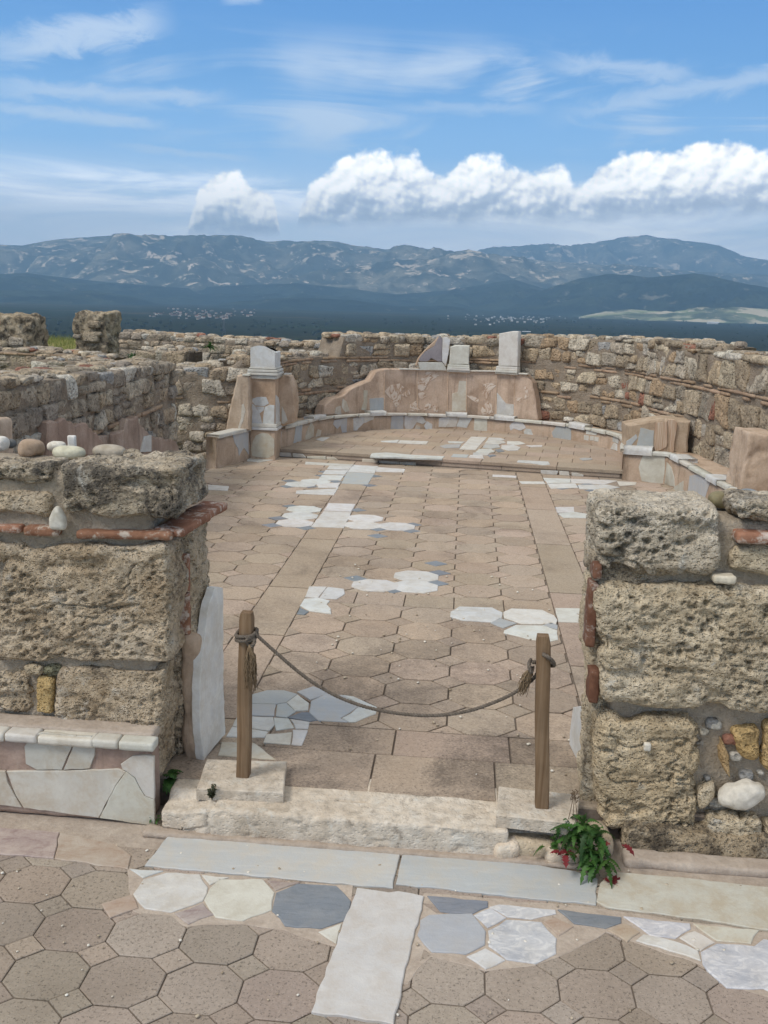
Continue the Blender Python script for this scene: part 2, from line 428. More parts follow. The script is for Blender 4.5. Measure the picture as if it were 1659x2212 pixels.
def mat_plain(name, c0, c1, sc=8, rough_=.9, bsc=40, bst=.5, bd=.008, speck=None, tint=True, stain=None, lo=.3, hi=.7):
    m, t, b, tc = newmat(name)
    n1 = t.noise(tc, sc, 8, .62, .4); n2 = t.noise(tc, bsc, 5, .65)
    col = t.ramp(n1, [(lo, c0), (hi, c1)])
    col = t.mix(.45, col, t.ramp(n2, [(.3, .7), (.7, 1.25)]), 'MULTIPLY')
    if speck:
        for sc_, th, c, k in speck:
            s = t.sstep(t.noise(tc, sc_, 2, .5), th, th+.06)
            col = t.mix(t.m('MULTIPLY', s, k), col, c)
    if stain:
        c, ssc, a, bb, k = stain
        s = t.m('MULTIPLY', t.sstep(t.m('ADD', t.noise(tc, ssc, 7, .68, .6), t.m('MULTIPLY', t.noise(tc, 70, 3, .7), .3)), a, bb), k)
        col = t.mix(s, col, c)
    if tint: col = t.mix(1.0, col, tintnode(t), 'MULTIPLY')
    if name == 'cast_tile':      # grimy ground near the doorway
        pz = t.n('ShaderNodeSeparateXYZ'); t.put(pz.inputs[0], tc)
        gr = t.m('ADD', t.noise(tc, 2.2, 7, .7, .5), t.m('MULTIPLY', t.noise(tc, 90, 3, .7), .35))
        s = t.m('MULTIPLY', t.m('MULTIPLY', t.sstep(gr, .56, .86), t.sstep(pz.outputs[1], 3.6, 6.4, 1, .25)), .8)
        col = t.mix(s, col, (.105, .082, .065))
    t.put(b.inputs['Base Color'], col); b.inputs['Roughness'].default_value = rough_
    bump(t, b, t.m('ADD', n2, t.m('MULTIPLY', n1, .5)), bst, bd)
    return m
def mat_marble(name, base, vein, vs=7, dirt=(.42, .37, .29), dk=.25, rot=(0, 0, .6), stretch=(1, 2.6, 1), vk=.6, rgh=.55):
    m, t, b, tc = newmat(name)
    p = t.scale(tc, stretch, rot=rot)
    n = t.noise(p, vs, 9, .62, 1.4)
    v = t.sstep(t.m('ABSOLUTE', t.m('SUBTRACT', n, .5)), 0.0, .13, 1, 0)
    v2 = t.sstep(t.noise(p, vs*.6, 6, .6, .7), .42, .72)
    col = t.mix(t.m('MULTIPLY', t.m('ADD', t.m('MULTIPLY', v, .45), t.m('MULTIPLY', v2, .55)), vk), base, vein)
    d = t.m('MULTIPLY', t.sstep(t.m('ADD', t.noise(tc, 9, 8, .7, .3), t.m('MULTIPLY', t.noise(tc, 80, 3, .6), .2)), .46, .80), dk)
    col = t.mix(d, col, dirt)
    s = t.sstep(t.noise(tc, 130, 2, .5), .70, .76)
    col = t.mix(t.m('MULTIPLY', s, .4), col, tuple(x*.45 for x in base))
    col = t.mix(1.0, col, tintnode(t), 'MULTIPLY')
    t.put(b.inputs['Base Color'], col); b.inputs['Roughness'].default_value = rgh
    bump(t, b, t.m('ADD', t.noise(tc, 30, 6, .7), t.m('MULTIPLY', t.noise(tc, 140, 3, .6), .4)), .35, .005)
    return m
def mat_plaster(name, c0, c1, c2, streak=.5):
    m, t, b, tc = newmat(name)
    n1 = t.noise(tc, 3.5, 7, .62, .4); n2 = t.noise(tc, 50, 5, .7)
    col = t.ramp(n1, [(.3, c0), (.5, c1), (.7, c2)])
    st = t.noise(t.scale(tc, (9, 9, .9)), 1.6, 6, .65, .3)
    col = t.mix(t.m('MULTIPLY', t.sstep(st, .5, .72), streak), col, tuple(x*.5 for x in c0))
    col = t.mix(t.m('MULTIPLY', t.sstep(t.noise(t.scale(tc, (7, 7, 1.1), loc=(5, 3, 1)), 1.8, 6, .65, .3), .56, .74), streak*.8), col, (.53, .44, .34))
    col = t.mix(.4, col, t.ramp(n2, [(.3, .7), (.7, 1.25)]), 'MULTIPLY')
    col = t.mix(1.0, col, tintnode(t), 'MULTIPLY')
    t.put(b.inputs['Base Color'], col); b.inputs['Roughness'].default_value = .9
    bump(t, b, t.m('ADD', n2, n1), .5, .01)
    return m

M = {}
M['trav_near'] = mat_travertine('travertine_warm', (.31, .22, .13), (.57, .455, .315), (.73, .63, .49), .26, (.14, .11, .08), .45)
M['trav_pale'] = mat_travertine('travertine_pale', (.42, .325, .205), (.64, .53, .37), (.78, .68, .52), .12, (.14, .11, .08), .30)
M['trav_dark'] = mat_travertine('travertine_lichen', (.27, .21, .14), (.54, .45, .33), (.74, .66, .53), .64, (.06, .055, .05), .5)
M['trav_grey'] = mat_travertine('travertine_grey', (.38, .31, .22), (.63, .545, .42), (.78, .70, .58), .30, (.08, .075, .07), .5)
M['sill'] = mat_travertine('sill_stone', (.44, .36, .27), (.58, .50, .40), (.68, .62, .53), .10, (.2, .165, .13), .6, 1.0, .35)
M['rubble'] = mat_rubble('rubble_stone')
M['mortar'] = mat_plain('lime_mortar', (.35, .285, .21), (.53, .45, .35), 6, .95, 40, 1.0, .03)
M['mortar_dark'] = mat_plain('old_mortar', (.24, .19, .14), (.39, .32, .245), 6, .95, 45, 1.0, .03)
M['brick'] = mat_plain('terracotta', (.19, .085, .05), (.36, .185, .115), 14, .9, 60, .6, .006, stain=((.62, .55, .47), 9, .66, .78, .8))
M['bricktan'] = mat_plain('tan_brick', (.26, .17, .11), (.43, .32, .22), 14, .9, 60, .6, .006)
M['tile_room'] = mat_plain('cast_tile', (.36, .282, .215), (.495, .402, .318), 2.2, .9, 60, .4, .004,
                           speck=[(90, .64, (.14, .10, .075), .5), (170, .64, (.10, .075, .055), .65), (210, .66, (.66, .54, .44), .5)], stain=((.13, .10, .08), 1.5, .62, .95, .72))
M['tile_walk'] = mat_plain('walk_tile', (.285, .235, .19), (.375, .312, .258), 3.0, .92, 70, .5, .004,
                           speck=[(95, .60, (.10, .082, .065), .55), (170, .62, (.09, .075, .06), .6), (130, .64, (.46, .40, .33), .5)], stain=((.16, .125, .095), 1.5, .70, 1.05, .5))
M['joint'] = mat_plain('joint_soil', (.135, .11, .088), (.225, .185, .15), 12, .95, 60, .6, .006)
M['bed'] = mat_plain('pink_bedding', (.38, .31, .25), (.51, .435, .36), 12, .95, 60, .8, .006)
M['white'] = mat_marble('white_marble', (.66, .66, .635), (.47, .485, .50), 6, dk=.5, vk=.65)
M['cream'] = mat_marble('cream_marble', (.65, .635, .575), (.53, .50, .44), 5, dk=.5, vk=.6)
M['oldwhite'] = mat_marble('weathered_marble', (.60, .575, .505), (.48, .455, .405), 5, (.46, .375, .27), .75, vk=.7)
M['slabgrey'] = mat_marble('worn_grey_marble', (.575, .565, .53), (.47, .47, .455), 5, (.45, .40, .33), .6, vk=.7)
M['grey'] = mat_marble('pale_grey_marble', (.475, .495, .50), (.37, .40, .42), 3.2, (.50, .46, .39), .6, rot=(0, 0, .03), stretch=(.8, 4.5, 1), vk=.8)
M['blue'] = mat_marble('blue_grey_marble', (.165, .185, .21), (.27, .295, .325), 9, (.30, .29, .27), .3, rot=(0, 0, .25), stretch=(.8, 3.5, 1), vk=.7)
M['mottle'] = mat_marble('mottled_marble', (.65, .65, .635), (.32, .345, .385), 13, dk=.2, stretch=(1, 1.4, 1), vk=.95)
M['midgrey'] = mat_marble('mid_grey_marble', (.42, .435, .445), (.33, .35, .375), 9, dk=.25, rot=(0, 0, 1.3), vk=.7)
M['purple'] = mat_marble('purple_marble', (.255, .185, .175), (.46, .40, .36), 7, (.50, .43, .37), .6, vk=.9)
M['mauve'] = mat_marble('mauve_marble', (.27, .235, .25), (.40, .36, .37), 8, (.45, .40, .36), .2, vk=.5)
M['ochre'] = mat_marble('ochre_stone', (.36, .255, .185), (.50, .42, .34), 8, (.52, .46, .39), .55, vk=.7)
M['plaster'] = mat_plaster('pink_plaster', (.37, .265, .185), (.50, .38, .28), (.60, .47, .36))
M['plaster_red'] = mat_plaster('red_plaster', (.26, .18, .14), (.38, .275, .22), (.48, .37, .305))
def mat_alabaster():
    m, t, b, tc = newmat('banded_alabaster')
    n = t.noise(tc, 3.2, 5, .55, 1.0)
    wv = t.n('ShaderNodeMath', operation='FRACT'); t.put(wv.inputs[0], t.m('ADD', t.m('MULTIPLY', n, 9.0), 0))
    col = t.ramp(wv.outputs[0], [(0, (.62, .52, .43)), (.3, (.66, .58, .49)), (.5, (.50, .36, .26)), (.6, (.36, .23, .15)), (.75, (.58, .45, .35)), (1, (.62, .52, .43))])
    t.put(b.inputs['Base Color'], col); b.inputs['Roughness'].default_value = .5
    return m
M['alabaster'] = mat_alabaster()
def mat_wood():
    m, t, b, tc = newmat('weathered_wood')
    g = t.noise(t.scale(tc, (45, 45, 1.6)), 1.0, 8, .65, .5); n = t.noise(tc, 3.5, 4, .6)
    kv = t.voro(t.scale(tc, (14, 14, 4)), 1.0)
    col = t.ramp(g, [(.3, (.105, .062, .032)), (.5, (.195, .125, .07)), (.7, (.27, .19, .12))])
    col = t.mix(.6, col, t.ramp(n, [(.3, .65), (.7, 1.3)]), 'MULTIPLY')
    col = t.mix(t.sstep(kv, .05, .16, .75, 0), col, (.06, .035, .02))
    t.put(b.inputs['Base Color'], col); b.inputs['Roughness'].default_value = .8
    bump(t, b, g, .6, .004); return m
M['wood'] = mat_wood()
M['rope'] = mat_plain('hemp_rope', (.10, .08, .062), (.185, .155, .125), 60, .95, 200, .8, .002)
M['tassel'] = mat_plain('frayed_hemp', (.14, .095, .055), (.27, .20, .125), 60, .95, 200, .5, .002)
def mat_leaf(name, a, b_):
    m, t, b, tc = newmat(name)
    n = t.noise(tc, 25, 4, .6)
    t.put(b.inputs['Base Color'], t.mix(1.0, t.ramp(n, [(.3, a), (.7, b_)]), tintnode(t), 'MULTIPLY')); b.inputs['Roughness'].default_value = .5
    tr = t.n('ShaderNodeBsdfTranslucent'); t.put(tr.inputs[0], tuple(x*1.2 for x in b_))
    mx = t.n('ShaderNodeMixShader'); mx.inputs[0].default_value = .25
    t.t.links.new(b.outputs[0], mx.inputs[1]); t.t.links.new(tr.outputs[0], mx.inputs[2])
    o = [x for x in t.t.nodes if x.type == 'OUTPUT_MATERIAL'][0]; t.t.links.new(mx.outputs[0], o.inputs[0])
    return m
M['leaf'] = mat_leaf('green_leaf', (.028, .075, .018), (.065, .15, .035))
M['redleaf'] = mat_leaf('red_leaf', (.14, .02, .02), (.26, .04, .05))
M['twig'] = mat_plain('dry_stem', (.10, .07, .045), (.2, .14, .09), 30)
M['sage'] = mat_leaf('grey_green_leaf', (.05, .06, .035), (.11, .12, .07))
M['grass'] = mat_leaf('grass_blade', (.13, .15, .04), (.26, .27, .085))
M['pebble'] = mat_plain('river_stone', (.62, .58, .50), (.95, .93, .88), 12, .75, 60, .4, .004, stain=((.3, .27, .22), 14, .74, .86, .5))

# ------------------------------------------------------------------ measured crops -> picture units
def c5(x, y): return (438.9+.5291*x, 960+.5291*y)
def c6(x, y): return (.5291*x, 1481+.5291*y)
def c7(x, y): return (781.2+.5291*x, 1591+.5291*y)
def cA(x, y): return (438.9+.2645*x, 702.2+.2645*y)
def cB(x, y): return (822.9+.2645*x, 702.2+.2645*y)
def cR(x, y): return (1261.8+.2394*x, 702.2+.2394*y)
def cL(x, y): return (.397*x, 932.6+.397*y)
def cP(x, y): return (1152+.4091*x, 1014.9+.4091*y)

ZF = .12                                   # room floor
def G2(q, z): return gp(q[0], q[1], z)[:2]
TRAV = [(.47, .385, .275), (.40, .32, .225), (.53, .445, .32), (.34, .275, .195), (.45, .35, .235), (.56, .49, .38), (.42, .305, .195), (.37, .32, .25), (.49, .42, .325)]
TRAVG = [(.43, .36, .275), (.37, .31, .235), (.50, .43, .33), (.31, .26, .205), (.44, .355, .255), (.54, .475, .38), (.41, .32, .225), (.35, .30, .245)]
PALE = [(.55, .50, .42), (.62, .58, .50), (.46, .41, .34), (.36, .35, .33), (.50, .40, .28), (.58, .53, .43), (.33, .16, .11)]
def sharp(o, deg=32):
    try: o.data.set_sharp_from_angle(angle=math.radians(deg))
    except Exception: pass
    return o
def octo(cx, cy, px, py, gap=.006, k=.285):
    a, b = px/2-gap/2, py/2-gap/2; c, d = px*(.5-k), py*(.5-k)
    return [(cx-c, cy-b), (cx+c, cy-b), (cx+a, cy-d), (cx+a, cy+d), (cx+c, cy+b), (cx-c, cy+b), (cx-a, cy+d), (cx-a, cy-d)]
def diam(cx, cy, px, py, gap=.006, k=.285):
    a, b = px*k-gap*.7, py*k-gap*.7
    return [(cx, cy-b), (cx+a, cy), (cx, cy+b), (cx-a, cy)]
def rect(x0, x1, y0, y1, gap=.006):
    g = gap/2; return [(x0+g, y0+g), (x1-g, y0+g), (x1-g, y1-g), (x0+g, y1-g)]
def clip_poly(poly, x0, x1, y0, y1):
    def cl(P, ax, v, s):
        out = []
        for i in range(len(P)):
            a, b = P[i-1], P[i]; da, db = s*(a[ax]-v), s*(b[ax]-v)
            if (da >= 0) != (db >= 0):
                t = da/(da-db); out.append((a[0]+(b[0]-a[0])*t, a[1]+(b[1]-a[1])*t))
            if db >= 0: out.append(b)
        return out
    for ax, v, s in ((0, x0, 1), (0, x1, -1), (1, y0, 1), (1, y1, -1)):
        poly = cl(poly, ax, v, s)
        if len(poly) < 3: return None
    A = abs(sum(poly[i-1][0]*poly[i][1]-poly[i][0]*poly[i-1][1] for i in range(len(poly))))/2
    return poly if A > .0016 else None
def tint_r(r, a=.12): 
    k = 1 + r.uniform(-a, a); return (k*(1+r.uniform(-.03, .03)), k, k*(1+r.uniform(-.04, .03)))
def lattice(acc, x0, x1, y0, y1, cx, cy, px, py, z, th=.03, gap=.007, seed=1):
    r = random.Random(seed)
    i0, i1 = int((x0-cx)/px)-2, int((x1-cx)/px)+2; j0, j1 = int((y0-cy)/py)-2, int((y1-cy)/py)+2
    for i in range(i0, i1+1):
        for j in range(j0, j1+1):
            X, Y = cx+i*px, cy+j*py
            for pl in (octo(X, Y, px, py, gap), diam(X+px/2, Y+py/2, px, py, gap)):
                q = clip_poly(pl, x0, x1, y0, y1)
                if q:
                    dz = r.uniform(-.0014, .0014); sx, sy = r.gauss(0, .004), r.gauss(0, .004)
                    slab2d(acc, q, (lambda u, v, w, X=X, Y=Y, dz=dz, sx=sx, sy=sy: np.array([u, v, z+dz+w+(u-X)*sx+(v-Y)*sy])), th, .0028, tint_r(r, .13))

# ------------------------------------------------------------------ ground far below and around (one sheet to the horizon)
PLAIN = -100.0
def ground_z(x, y):
    r = np.hypot(x, y); az = np.degrees(np.arctan2(x, y))
    site = np.maximum(np.maximum(-7.0-x, x-6.0), np.maximum(y-15.0, -30-y))        # distance outside the ruin
    z = -.06 + 0*x
    up = sst(site, .5, 5.0)*(.30+.32*sst(-x, 5, 8))
    z = z + up
    drop = 7.0+3.0*sst(-x, 5, 9)
    fall = np.clip(site-drop, 0, None)
    z = z - fall*.24*sst(fall, 0, 18)
    z = np.maximum(z, PLAIN + 40*0)
    n = fbm(np.stack([x/90, y/90, 0*x], 1), 1, 3, 5)
    z = z + n*np.clip(site-30, 0, 60)*.10
    z = np.maximum(z, PLAIN + fbm(np.stack([x/800, y/800, 0*x], 1), 1, 2, 9)*3)
    return z
def build_ground():
    rr = np.concatenate([np.linspace(0.01, 40, 60), np.geomspace(41, 1500, 60), np.geomspace(1600, 42000, 50)])
    aa = np.radians(np.concatenate([np.arange(-40, 40, 1.0), np.arange(40, 320, 6.0)]))
    na = len(aa); V = []; 
    R_, A_ = np.meshgrid(rr, aa, indexing='ij')
    x = (R_*np.sin(A_)).ravel(); y = (R_*np.cos(A_)).ravel(); z = ground_z(x, y)
    F = []
    for i in range(len(rr)-1):
        for k in range(na):
            F.append((i*na+k, (i+1)*na+k, (i+1)*na+(k+1) % na, i*na+(k+1) % na))
    F = [f[::-1] for f in F]
    a = Acc(); a.add(np.stack([x, y, z], 1), F)
    m, t, b, tc = newmat('valley_ground')
    geo = t.n('ShaderNodeNewGeometry').outputs['Position']
    p = t.scale(geo, (.0016, .0052, 0), rot=(0, 0, .12))
    wv = t.n('ShaderNodeVectorMath', operation='ADD', i={0: p, 1: t.n('ShaderNodeVectorMath', operation='SCALE', i={0: t.noise(p, 1.2, 3, .5, out=1), 'Scale': .5}).outputs[0]}).outputs[0]
    cell = t.voro(wv, 1.3, out=1)
    sx = t.n('ShaderNodeSeparateXYZ'); t.put(sx.inputs[0], cell)
    field = t.ramp(sx.outputs[0], [(0, (.020, .028, .014)), (.45, (.030, .034, .018)), (.62, (.045, .042, .025)), (.80, (.028, .045, .018)), (.93, (.085, .075, .045)), (1, (.06, .10, .03))], 'CONSTANT')  # kept dark: cloud shadow on the plain is put into these colours
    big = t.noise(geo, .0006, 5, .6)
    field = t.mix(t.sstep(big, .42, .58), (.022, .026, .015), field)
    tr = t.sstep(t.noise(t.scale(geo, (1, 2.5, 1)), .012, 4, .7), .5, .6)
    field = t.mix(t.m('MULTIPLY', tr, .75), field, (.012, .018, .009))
    s = t.n('ShaderNodeSeparateXYZ'); t.put(s.inputs[0], geo)
    near = t.sstep(t.n('ShaderNodeVectorMath', operation='LENGTH', i={0: geo}).outputs['Value'], 60, 300, 1, 0)
    soil = t.ramp(t.noise(geo, .6, 7, .65), [(.35, (.14, .15, .05)), (.55, (.22, .21, .08)), (.7, (.30, .25, .15))])
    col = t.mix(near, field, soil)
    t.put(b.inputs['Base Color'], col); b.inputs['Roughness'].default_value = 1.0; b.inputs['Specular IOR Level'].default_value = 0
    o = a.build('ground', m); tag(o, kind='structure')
build_ground()

# ------------------------------------------------------------------ hills and mountains
def mat_hill(name, forest_cloudshade, scrub, bare, rock, k_bare, fields=False, sc=1.0):
    m, t, b, tc = newmat(name)
    geo = t.n('ShaderNodeNewGeometry').outputs['Position']
    n = t.noise(geo, .0007*sc, 8, .62, .6); n2 = t.noise(t.scale(geo, (1, 1, 2)), .0026*sc, 7, .68, .5); n3 = t.noise(t.scale(geo, (1, 1, 1.6), loc=(900, 30, 2)), .0011*sc, 8, .66, .9)
    col = t.mix(t.sstep(n, .40, .60), forest_cloudshade, scrub)
    col = t.mix(t.m('MULTIPLY', t.sstep(n2, .48, .60), .75), col, forest_cloudshade)
    col = t.mix(t.m('MULTIPLY', t.sstep(t.noise(t.scale(geo, (1, .6, 1), loc=(70, 10, 0)), .00042, 4, .55, .4), .5, .58), .7), col, forest_cloudshade)  # broad dark patches: cloud shadow painted into the slope colour
    bm_ = t.sstep(t.m('ADD', n3, t.m('MULTIPLY', t.m('SUBTRACT', n2, .5), .3)), .64-k_bare, .71-k_bare)
    col = t.mix(bm_, col, bare)
    rk = t.sstep(t.noise(t.scale(geo, (1, 1, 1.4), loc=(50, 700, 0)), .0019*sc, 8, .7, .8), .645-k_bare*.7, .70-k_bare*.7)
    col = t.mix(rk, col, rock)
    if fields:
        c = t.n('ShaderNodeSeparateXYZ'); t.put(c.inputs[0], t.voro(t.scale(geo, (.0034, .0065, 0)), 1.4, out=1))
        f = t.ramp(c.outputs[0], [(0, (.15, .18, .09)), (.3, (.36, .35, .22)), (.55, (.50, .44, .31)), (.8, (.27, .29, .15))], 'CONSTANT')
        col = t.mix(t.sstep(t.noise(geo, .0014, 4, .6), .46, .52), col, f)
    t.put(b.inputs['Base Color'], col); b.inputs['Roughness'].default_value = 1; b.inputs['Specular IOR Level'].default_value = 0
    return m
def ridge(name, crest, D0, D1, base, m, seed, na=260, nd=44, amp=.22, back=1.25, power=.8, mount=True):
    """crest: measured skyline points; rises from distance D0 to the crest at D1"""
    pts = [atd(px, py, D1) for px, py in crest]
    az = np.array([math.atan2(p[0], p[1]) for p in pts]); hz = np.array([p[2] for p in pts])
    A = np.linspace(az[0], az[-1], na)
    H = np.interp(A, az, hz)
    T = np.concatenate([np.linspace(0, 1, nd), np.linspace(1.06, 1.5, 6)])
    AA, TT = np.meshgrid(A, T, indexing='ij'); HH = np.repeat(H[:, None], len(T), 1)
    wob = fbm(np.stack([AA.ravel()*14, 0*AA.ravel(), 0*AA.ravel()+seed], 1), 1, 3, seed).reshape(AA.shape)
    d0 = D0*(1+.06*wob)
    D = d0 + (D1-d0)*TT
    x = D*np.sin(AA); y = D*np.cos(AA)
    q = np.stack([x.ravel(), y.ravel(), 0*x.ravel()], 1)
    s = 1.0/((D1-D0)*.42)
    n = fbm(q, s, 5, seed, .52).reshape(AA.shape); rd = 1-np.abs(fbm(q, s*1.5, 5, seed+3, .55)).reshape(AA.shape)*2.2
    t = np.clip(TT, 0, 1)
    prof = t**power
    shape = prof + (np.sin(math.pi*np.clip(t, 0, 1)))*(amp*n*1.4 + amp*(rd-.55)*1.1)
    shape = np.minimum(shape, .985*t**.25 + .015)
    fine = (1-2.6*np.abs(fbm(q, s*3.2, 4, seed+11, .55))).reshape(AA.shape); fin2 = (.6-2.2*np.abs(fbm(q, s*8, 3, seed+12, .6))).reshape(AA.shape)
    z = base + (HH-base)*(shape + (.075*(fine-.3)+.032*fin2)*np.sin(math.pi*np.clip(t*.985, 0, 1))**.6)
    z = z + (HH-base)*.010*fbm(q, s*7, 3, seed+21).reshape(AA.shape)*(t > .98)
    z = np.where(TT > 1, HH - (TT-1)*(HH-base)*1.2, z)
    F = []; k = len(T)
    for i in range(na-1):
        for j in range(k-1): F.append((i*k+j, (i+1)*k+j, (i+1)*k+j+1, i*k+j+1))
    a = Acc(); a.add(np.stack([x.ravel(), y.ravel(), z.ravel()], 1), F)
    o = a.build(name, m); return tag(o, kind='structure')
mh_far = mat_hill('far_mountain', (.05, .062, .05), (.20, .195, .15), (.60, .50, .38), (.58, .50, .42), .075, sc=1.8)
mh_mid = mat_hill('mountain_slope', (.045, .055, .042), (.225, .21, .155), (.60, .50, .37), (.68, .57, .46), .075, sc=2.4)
mh_low = mat_hill('shadowed_wooded_hill', (.008, .015, .009), (.035, .046, .026), (.17, .155, .11), (.14, .12, .09), .02, sc=3.2)  # woodland colours darkened to carry painted cloud shadow over the low hills
mh_fld = mat_hill('sunlit_field_hill', (.06, .075, .04), (.17, .18, .10), (.46, .40, .27), (.42, .37, .28), .06, True, sc=4.0)  # pale field colours paint in the patch of sunlight
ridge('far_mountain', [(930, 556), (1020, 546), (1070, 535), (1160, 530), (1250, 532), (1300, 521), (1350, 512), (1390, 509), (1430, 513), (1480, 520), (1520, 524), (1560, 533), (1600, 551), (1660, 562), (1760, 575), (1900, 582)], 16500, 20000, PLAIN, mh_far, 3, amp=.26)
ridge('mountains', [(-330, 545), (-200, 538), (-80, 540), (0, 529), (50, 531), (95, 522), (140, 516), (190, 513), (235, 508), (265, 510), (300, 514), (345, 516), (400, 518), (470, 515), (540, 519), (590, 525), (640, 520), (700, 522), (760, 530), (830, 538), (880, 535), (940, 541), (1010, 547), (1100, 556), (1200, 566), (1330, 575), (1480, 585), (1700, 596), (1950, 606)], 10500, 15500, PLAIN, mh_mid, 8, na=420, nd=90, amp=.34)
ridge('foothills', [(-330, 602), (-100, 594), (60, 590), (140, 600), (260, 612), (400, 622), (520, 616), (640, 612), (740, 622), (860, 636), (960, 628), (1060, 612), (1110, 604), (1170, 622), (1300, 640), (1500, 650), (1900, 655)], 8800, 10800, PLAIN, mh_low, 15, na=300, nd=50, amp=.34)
ridge('shadowed_wooded_hill', [(960, 696), (1020, 676), (1100, 655), (1150, 636), (1200, 617), (1250, 603), (1310, 592), (1360, 594), (1400, 600), (1450, 596), (1500, 591), (1540, 597), (1590, 609), (1659, 622), (1760, 628), (1900, 640)], 8100, 9700, PLAIN, mh_low, 22, na=220, nd=44, amp=.24)
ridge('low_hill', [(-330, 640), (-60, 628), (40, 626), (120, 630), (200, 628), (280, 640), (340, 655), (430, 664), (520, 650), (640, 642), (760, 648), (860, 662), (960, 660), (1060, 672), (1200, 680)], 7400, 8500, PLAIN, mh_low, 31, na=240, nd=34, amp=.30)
ridge('sunlit_field_slope', [(1225, 690), (1270, 680), (1310, 672), (1360, 668), (1400, 671), (1440, 668), (1500, 662), (1540, 664), (1580, 663), (1660, 668), (1760, 676), (1900, 690)], 7700, 8300, PLAIN, mh_fld, 41, na=120, nd=16, amp=.05)

# ------------------------------------------------------------------ walkway paving
def build_walkway():
    a = Acc(); r = random.Random(3)
    lattice(a, -3.6, -.245, .6, 3.02, -.690, 2.555, .236, .208, 0, gap=.0045, seed=5)
    lattice(a, -.245, 3.2, .6, 3.02, .258, 2.470, .221, .203, 0, gap=.0045, seed=6)
    slab2d(a, [(-3.6, 3.02), (3.2, 3.02), (3.2, 3.5), (-3.6, 3.5)], floor_map(-.006), .03, .002, (.92, .92, .92), 1)
    box(a, (-3.6, .6, -.05), (3.2, 3.5, -.0065), mi=2)
    o = sharp(a.build('paving', [M['tile_walk'], M['bed'], M['joint']])); tag(o, kind='structure')
build_walkway()

# ------------------------------------------------------------------ marble pieces laid in the walkway
def floor_piece(name, label, cat, polys, mats, z=0.0, lift=.006, th=.02, group=None, wob=.0038, seed=1, cracks=None):
    P2 = [[G2(q, z) for q in pl] for pl in polys]
    o = None; c = np.mean(np.concatenate([np.array(p) for p in P2]), axis=0)
    a = Acc()
    for k, p in enumerate(P2):
        r = random.Random(seed+k)
        slab2d(a, wobble(p, wob, .035, seed+k), floor_map(z+lift), th, .003, tint_r(r, .05))
    o = sharp(a.build(name, mats, origin=(c[0], c[1], z)))
    return tag(o, label, cat, group)
# thin spread of bedding mortar that the marble pieces sit in
def bedding(polys, z, h, seed, name='mortar_bed', mm=None):
    a = Acc()
    for k, pl in enumerate(polys): slab2d(a, wobble([G2(q, z) for q in pl], .006, .05, seed+k), floor_map(z+h), .02, .002)
    o = sharp(a.build(name, mm or M['bed'])); return tag(o, kind='structure')
bedding([[c6(520, 745), c6(1110, 790), c6(1440, 815), c6(1400, 1075), c6(1160, 1000), c6(990, 975), c6(760, 985), c6(540, 920)],
         [c7(255, 640), c7(960, 700), c7(1659, 800), c7(1700, 1080), c7(1560, 1040), c7(1380, 930), c7(1110, 840), c7(1000, 800), c7(800, 900), c7(700, 938), c7(505, 960), c7(285, 900), c7(190, 1010), c7(130, 1010)]], 0.0, .0015, 4)
G_OCT = 'octagonal marble pieces set into the walkway'; G_SLAB = 'marble slabs laid along the doorway'
floor_piece('marble_slab', 'long pale grey marble slab lying left in front of the worn doorway step', 'marble slab', [[(380, 1788), (864, 1839), (849, 1921), (313, 1872)]], M['grey'], seed=2, group=G_SLAB)
floor_piece('marble_slab', 'long streaky blue-grey marble slab ending at the leafy green plant', 'marble slab', [[(870, 1840), (1080, 1858), (1240, 1884), (1290, 1900), (1287, 1957), (855, 1912)]], M['grey'], seed=3, group=G_SLAB)
floor_piece('marble_slab', 'broad cream marble slab in front of the right pier beyond the plant', 'marble slab', [[(1318, 1884), (1420, 1893), (1700, 1922), (1720, 2022), (1490, 1985), (1311, 1962), (1288, 1950), (1296, 1910)]], M['oldwhite'], seed=4, group=G_SLAB)
floor_piece('marble_slab', 'long narrow off-white slab running towards the viewer across the octagon paving', 'marble slab', [[(771, 1922), (840, 1932), (860, 1929), (916, 1940), (886, 2060), (850, 2216), (672, 2190)]], M['slabgrey'], seed=5, group=G_SLAB, lift=.009)
floor_piece('stone_slab', 'purple and ochre weathered slab patched with mortar below the marble bench', 'stone slab', [[(-60, 1784), (128, 1800), (116, 1856), (-80, 1840)]], M['purple'], seed=6)
floor_piece('stone_slab', 'brown flaking slab beside the purple one, left of the grey marble slab', 'stone slab', [[(131, 1801), (250, 1826), (285, 1850), (276, 1880), (119, 1857)]], M['ochre'], seed=7, wob=.006)
floor_piece('octagon_slab', 'leftmost white octagonal slab in the walkway, touching the long grey slab', 'marble slab', [[c6(*p) for p in [(680, 768), (815, 775), (850, 828), (828, 885), (700, 930), (590, 915), (542, 855), (585, 795)]]], M['white'], seed=8, group=G_OCT)
floor_piece('octagon_slab', 'creamy white octagonal slab between the other white octagon and the dark one', 'marble slab', [[c6(*p) for p in [(895, 795), (1075, 795), (1120, 850), (1110, 920), (990, 965), (880, 950), (832, 880), (857, 830)]]], M['cream'], seed=9, group=G_OCT)
floor_piece('octagon_slab', 'dark blue-grey octagonal slab left of the long off-white slab', 'marble slab', [[c6(*p) for p in [(1215, 812), (1375, 822), (1432, 885), (1420, 960), (1310, 997), (1165, 985), (1112, 925), (1127, 850)]]], M['blue'], seed=10, group=G_OCT)
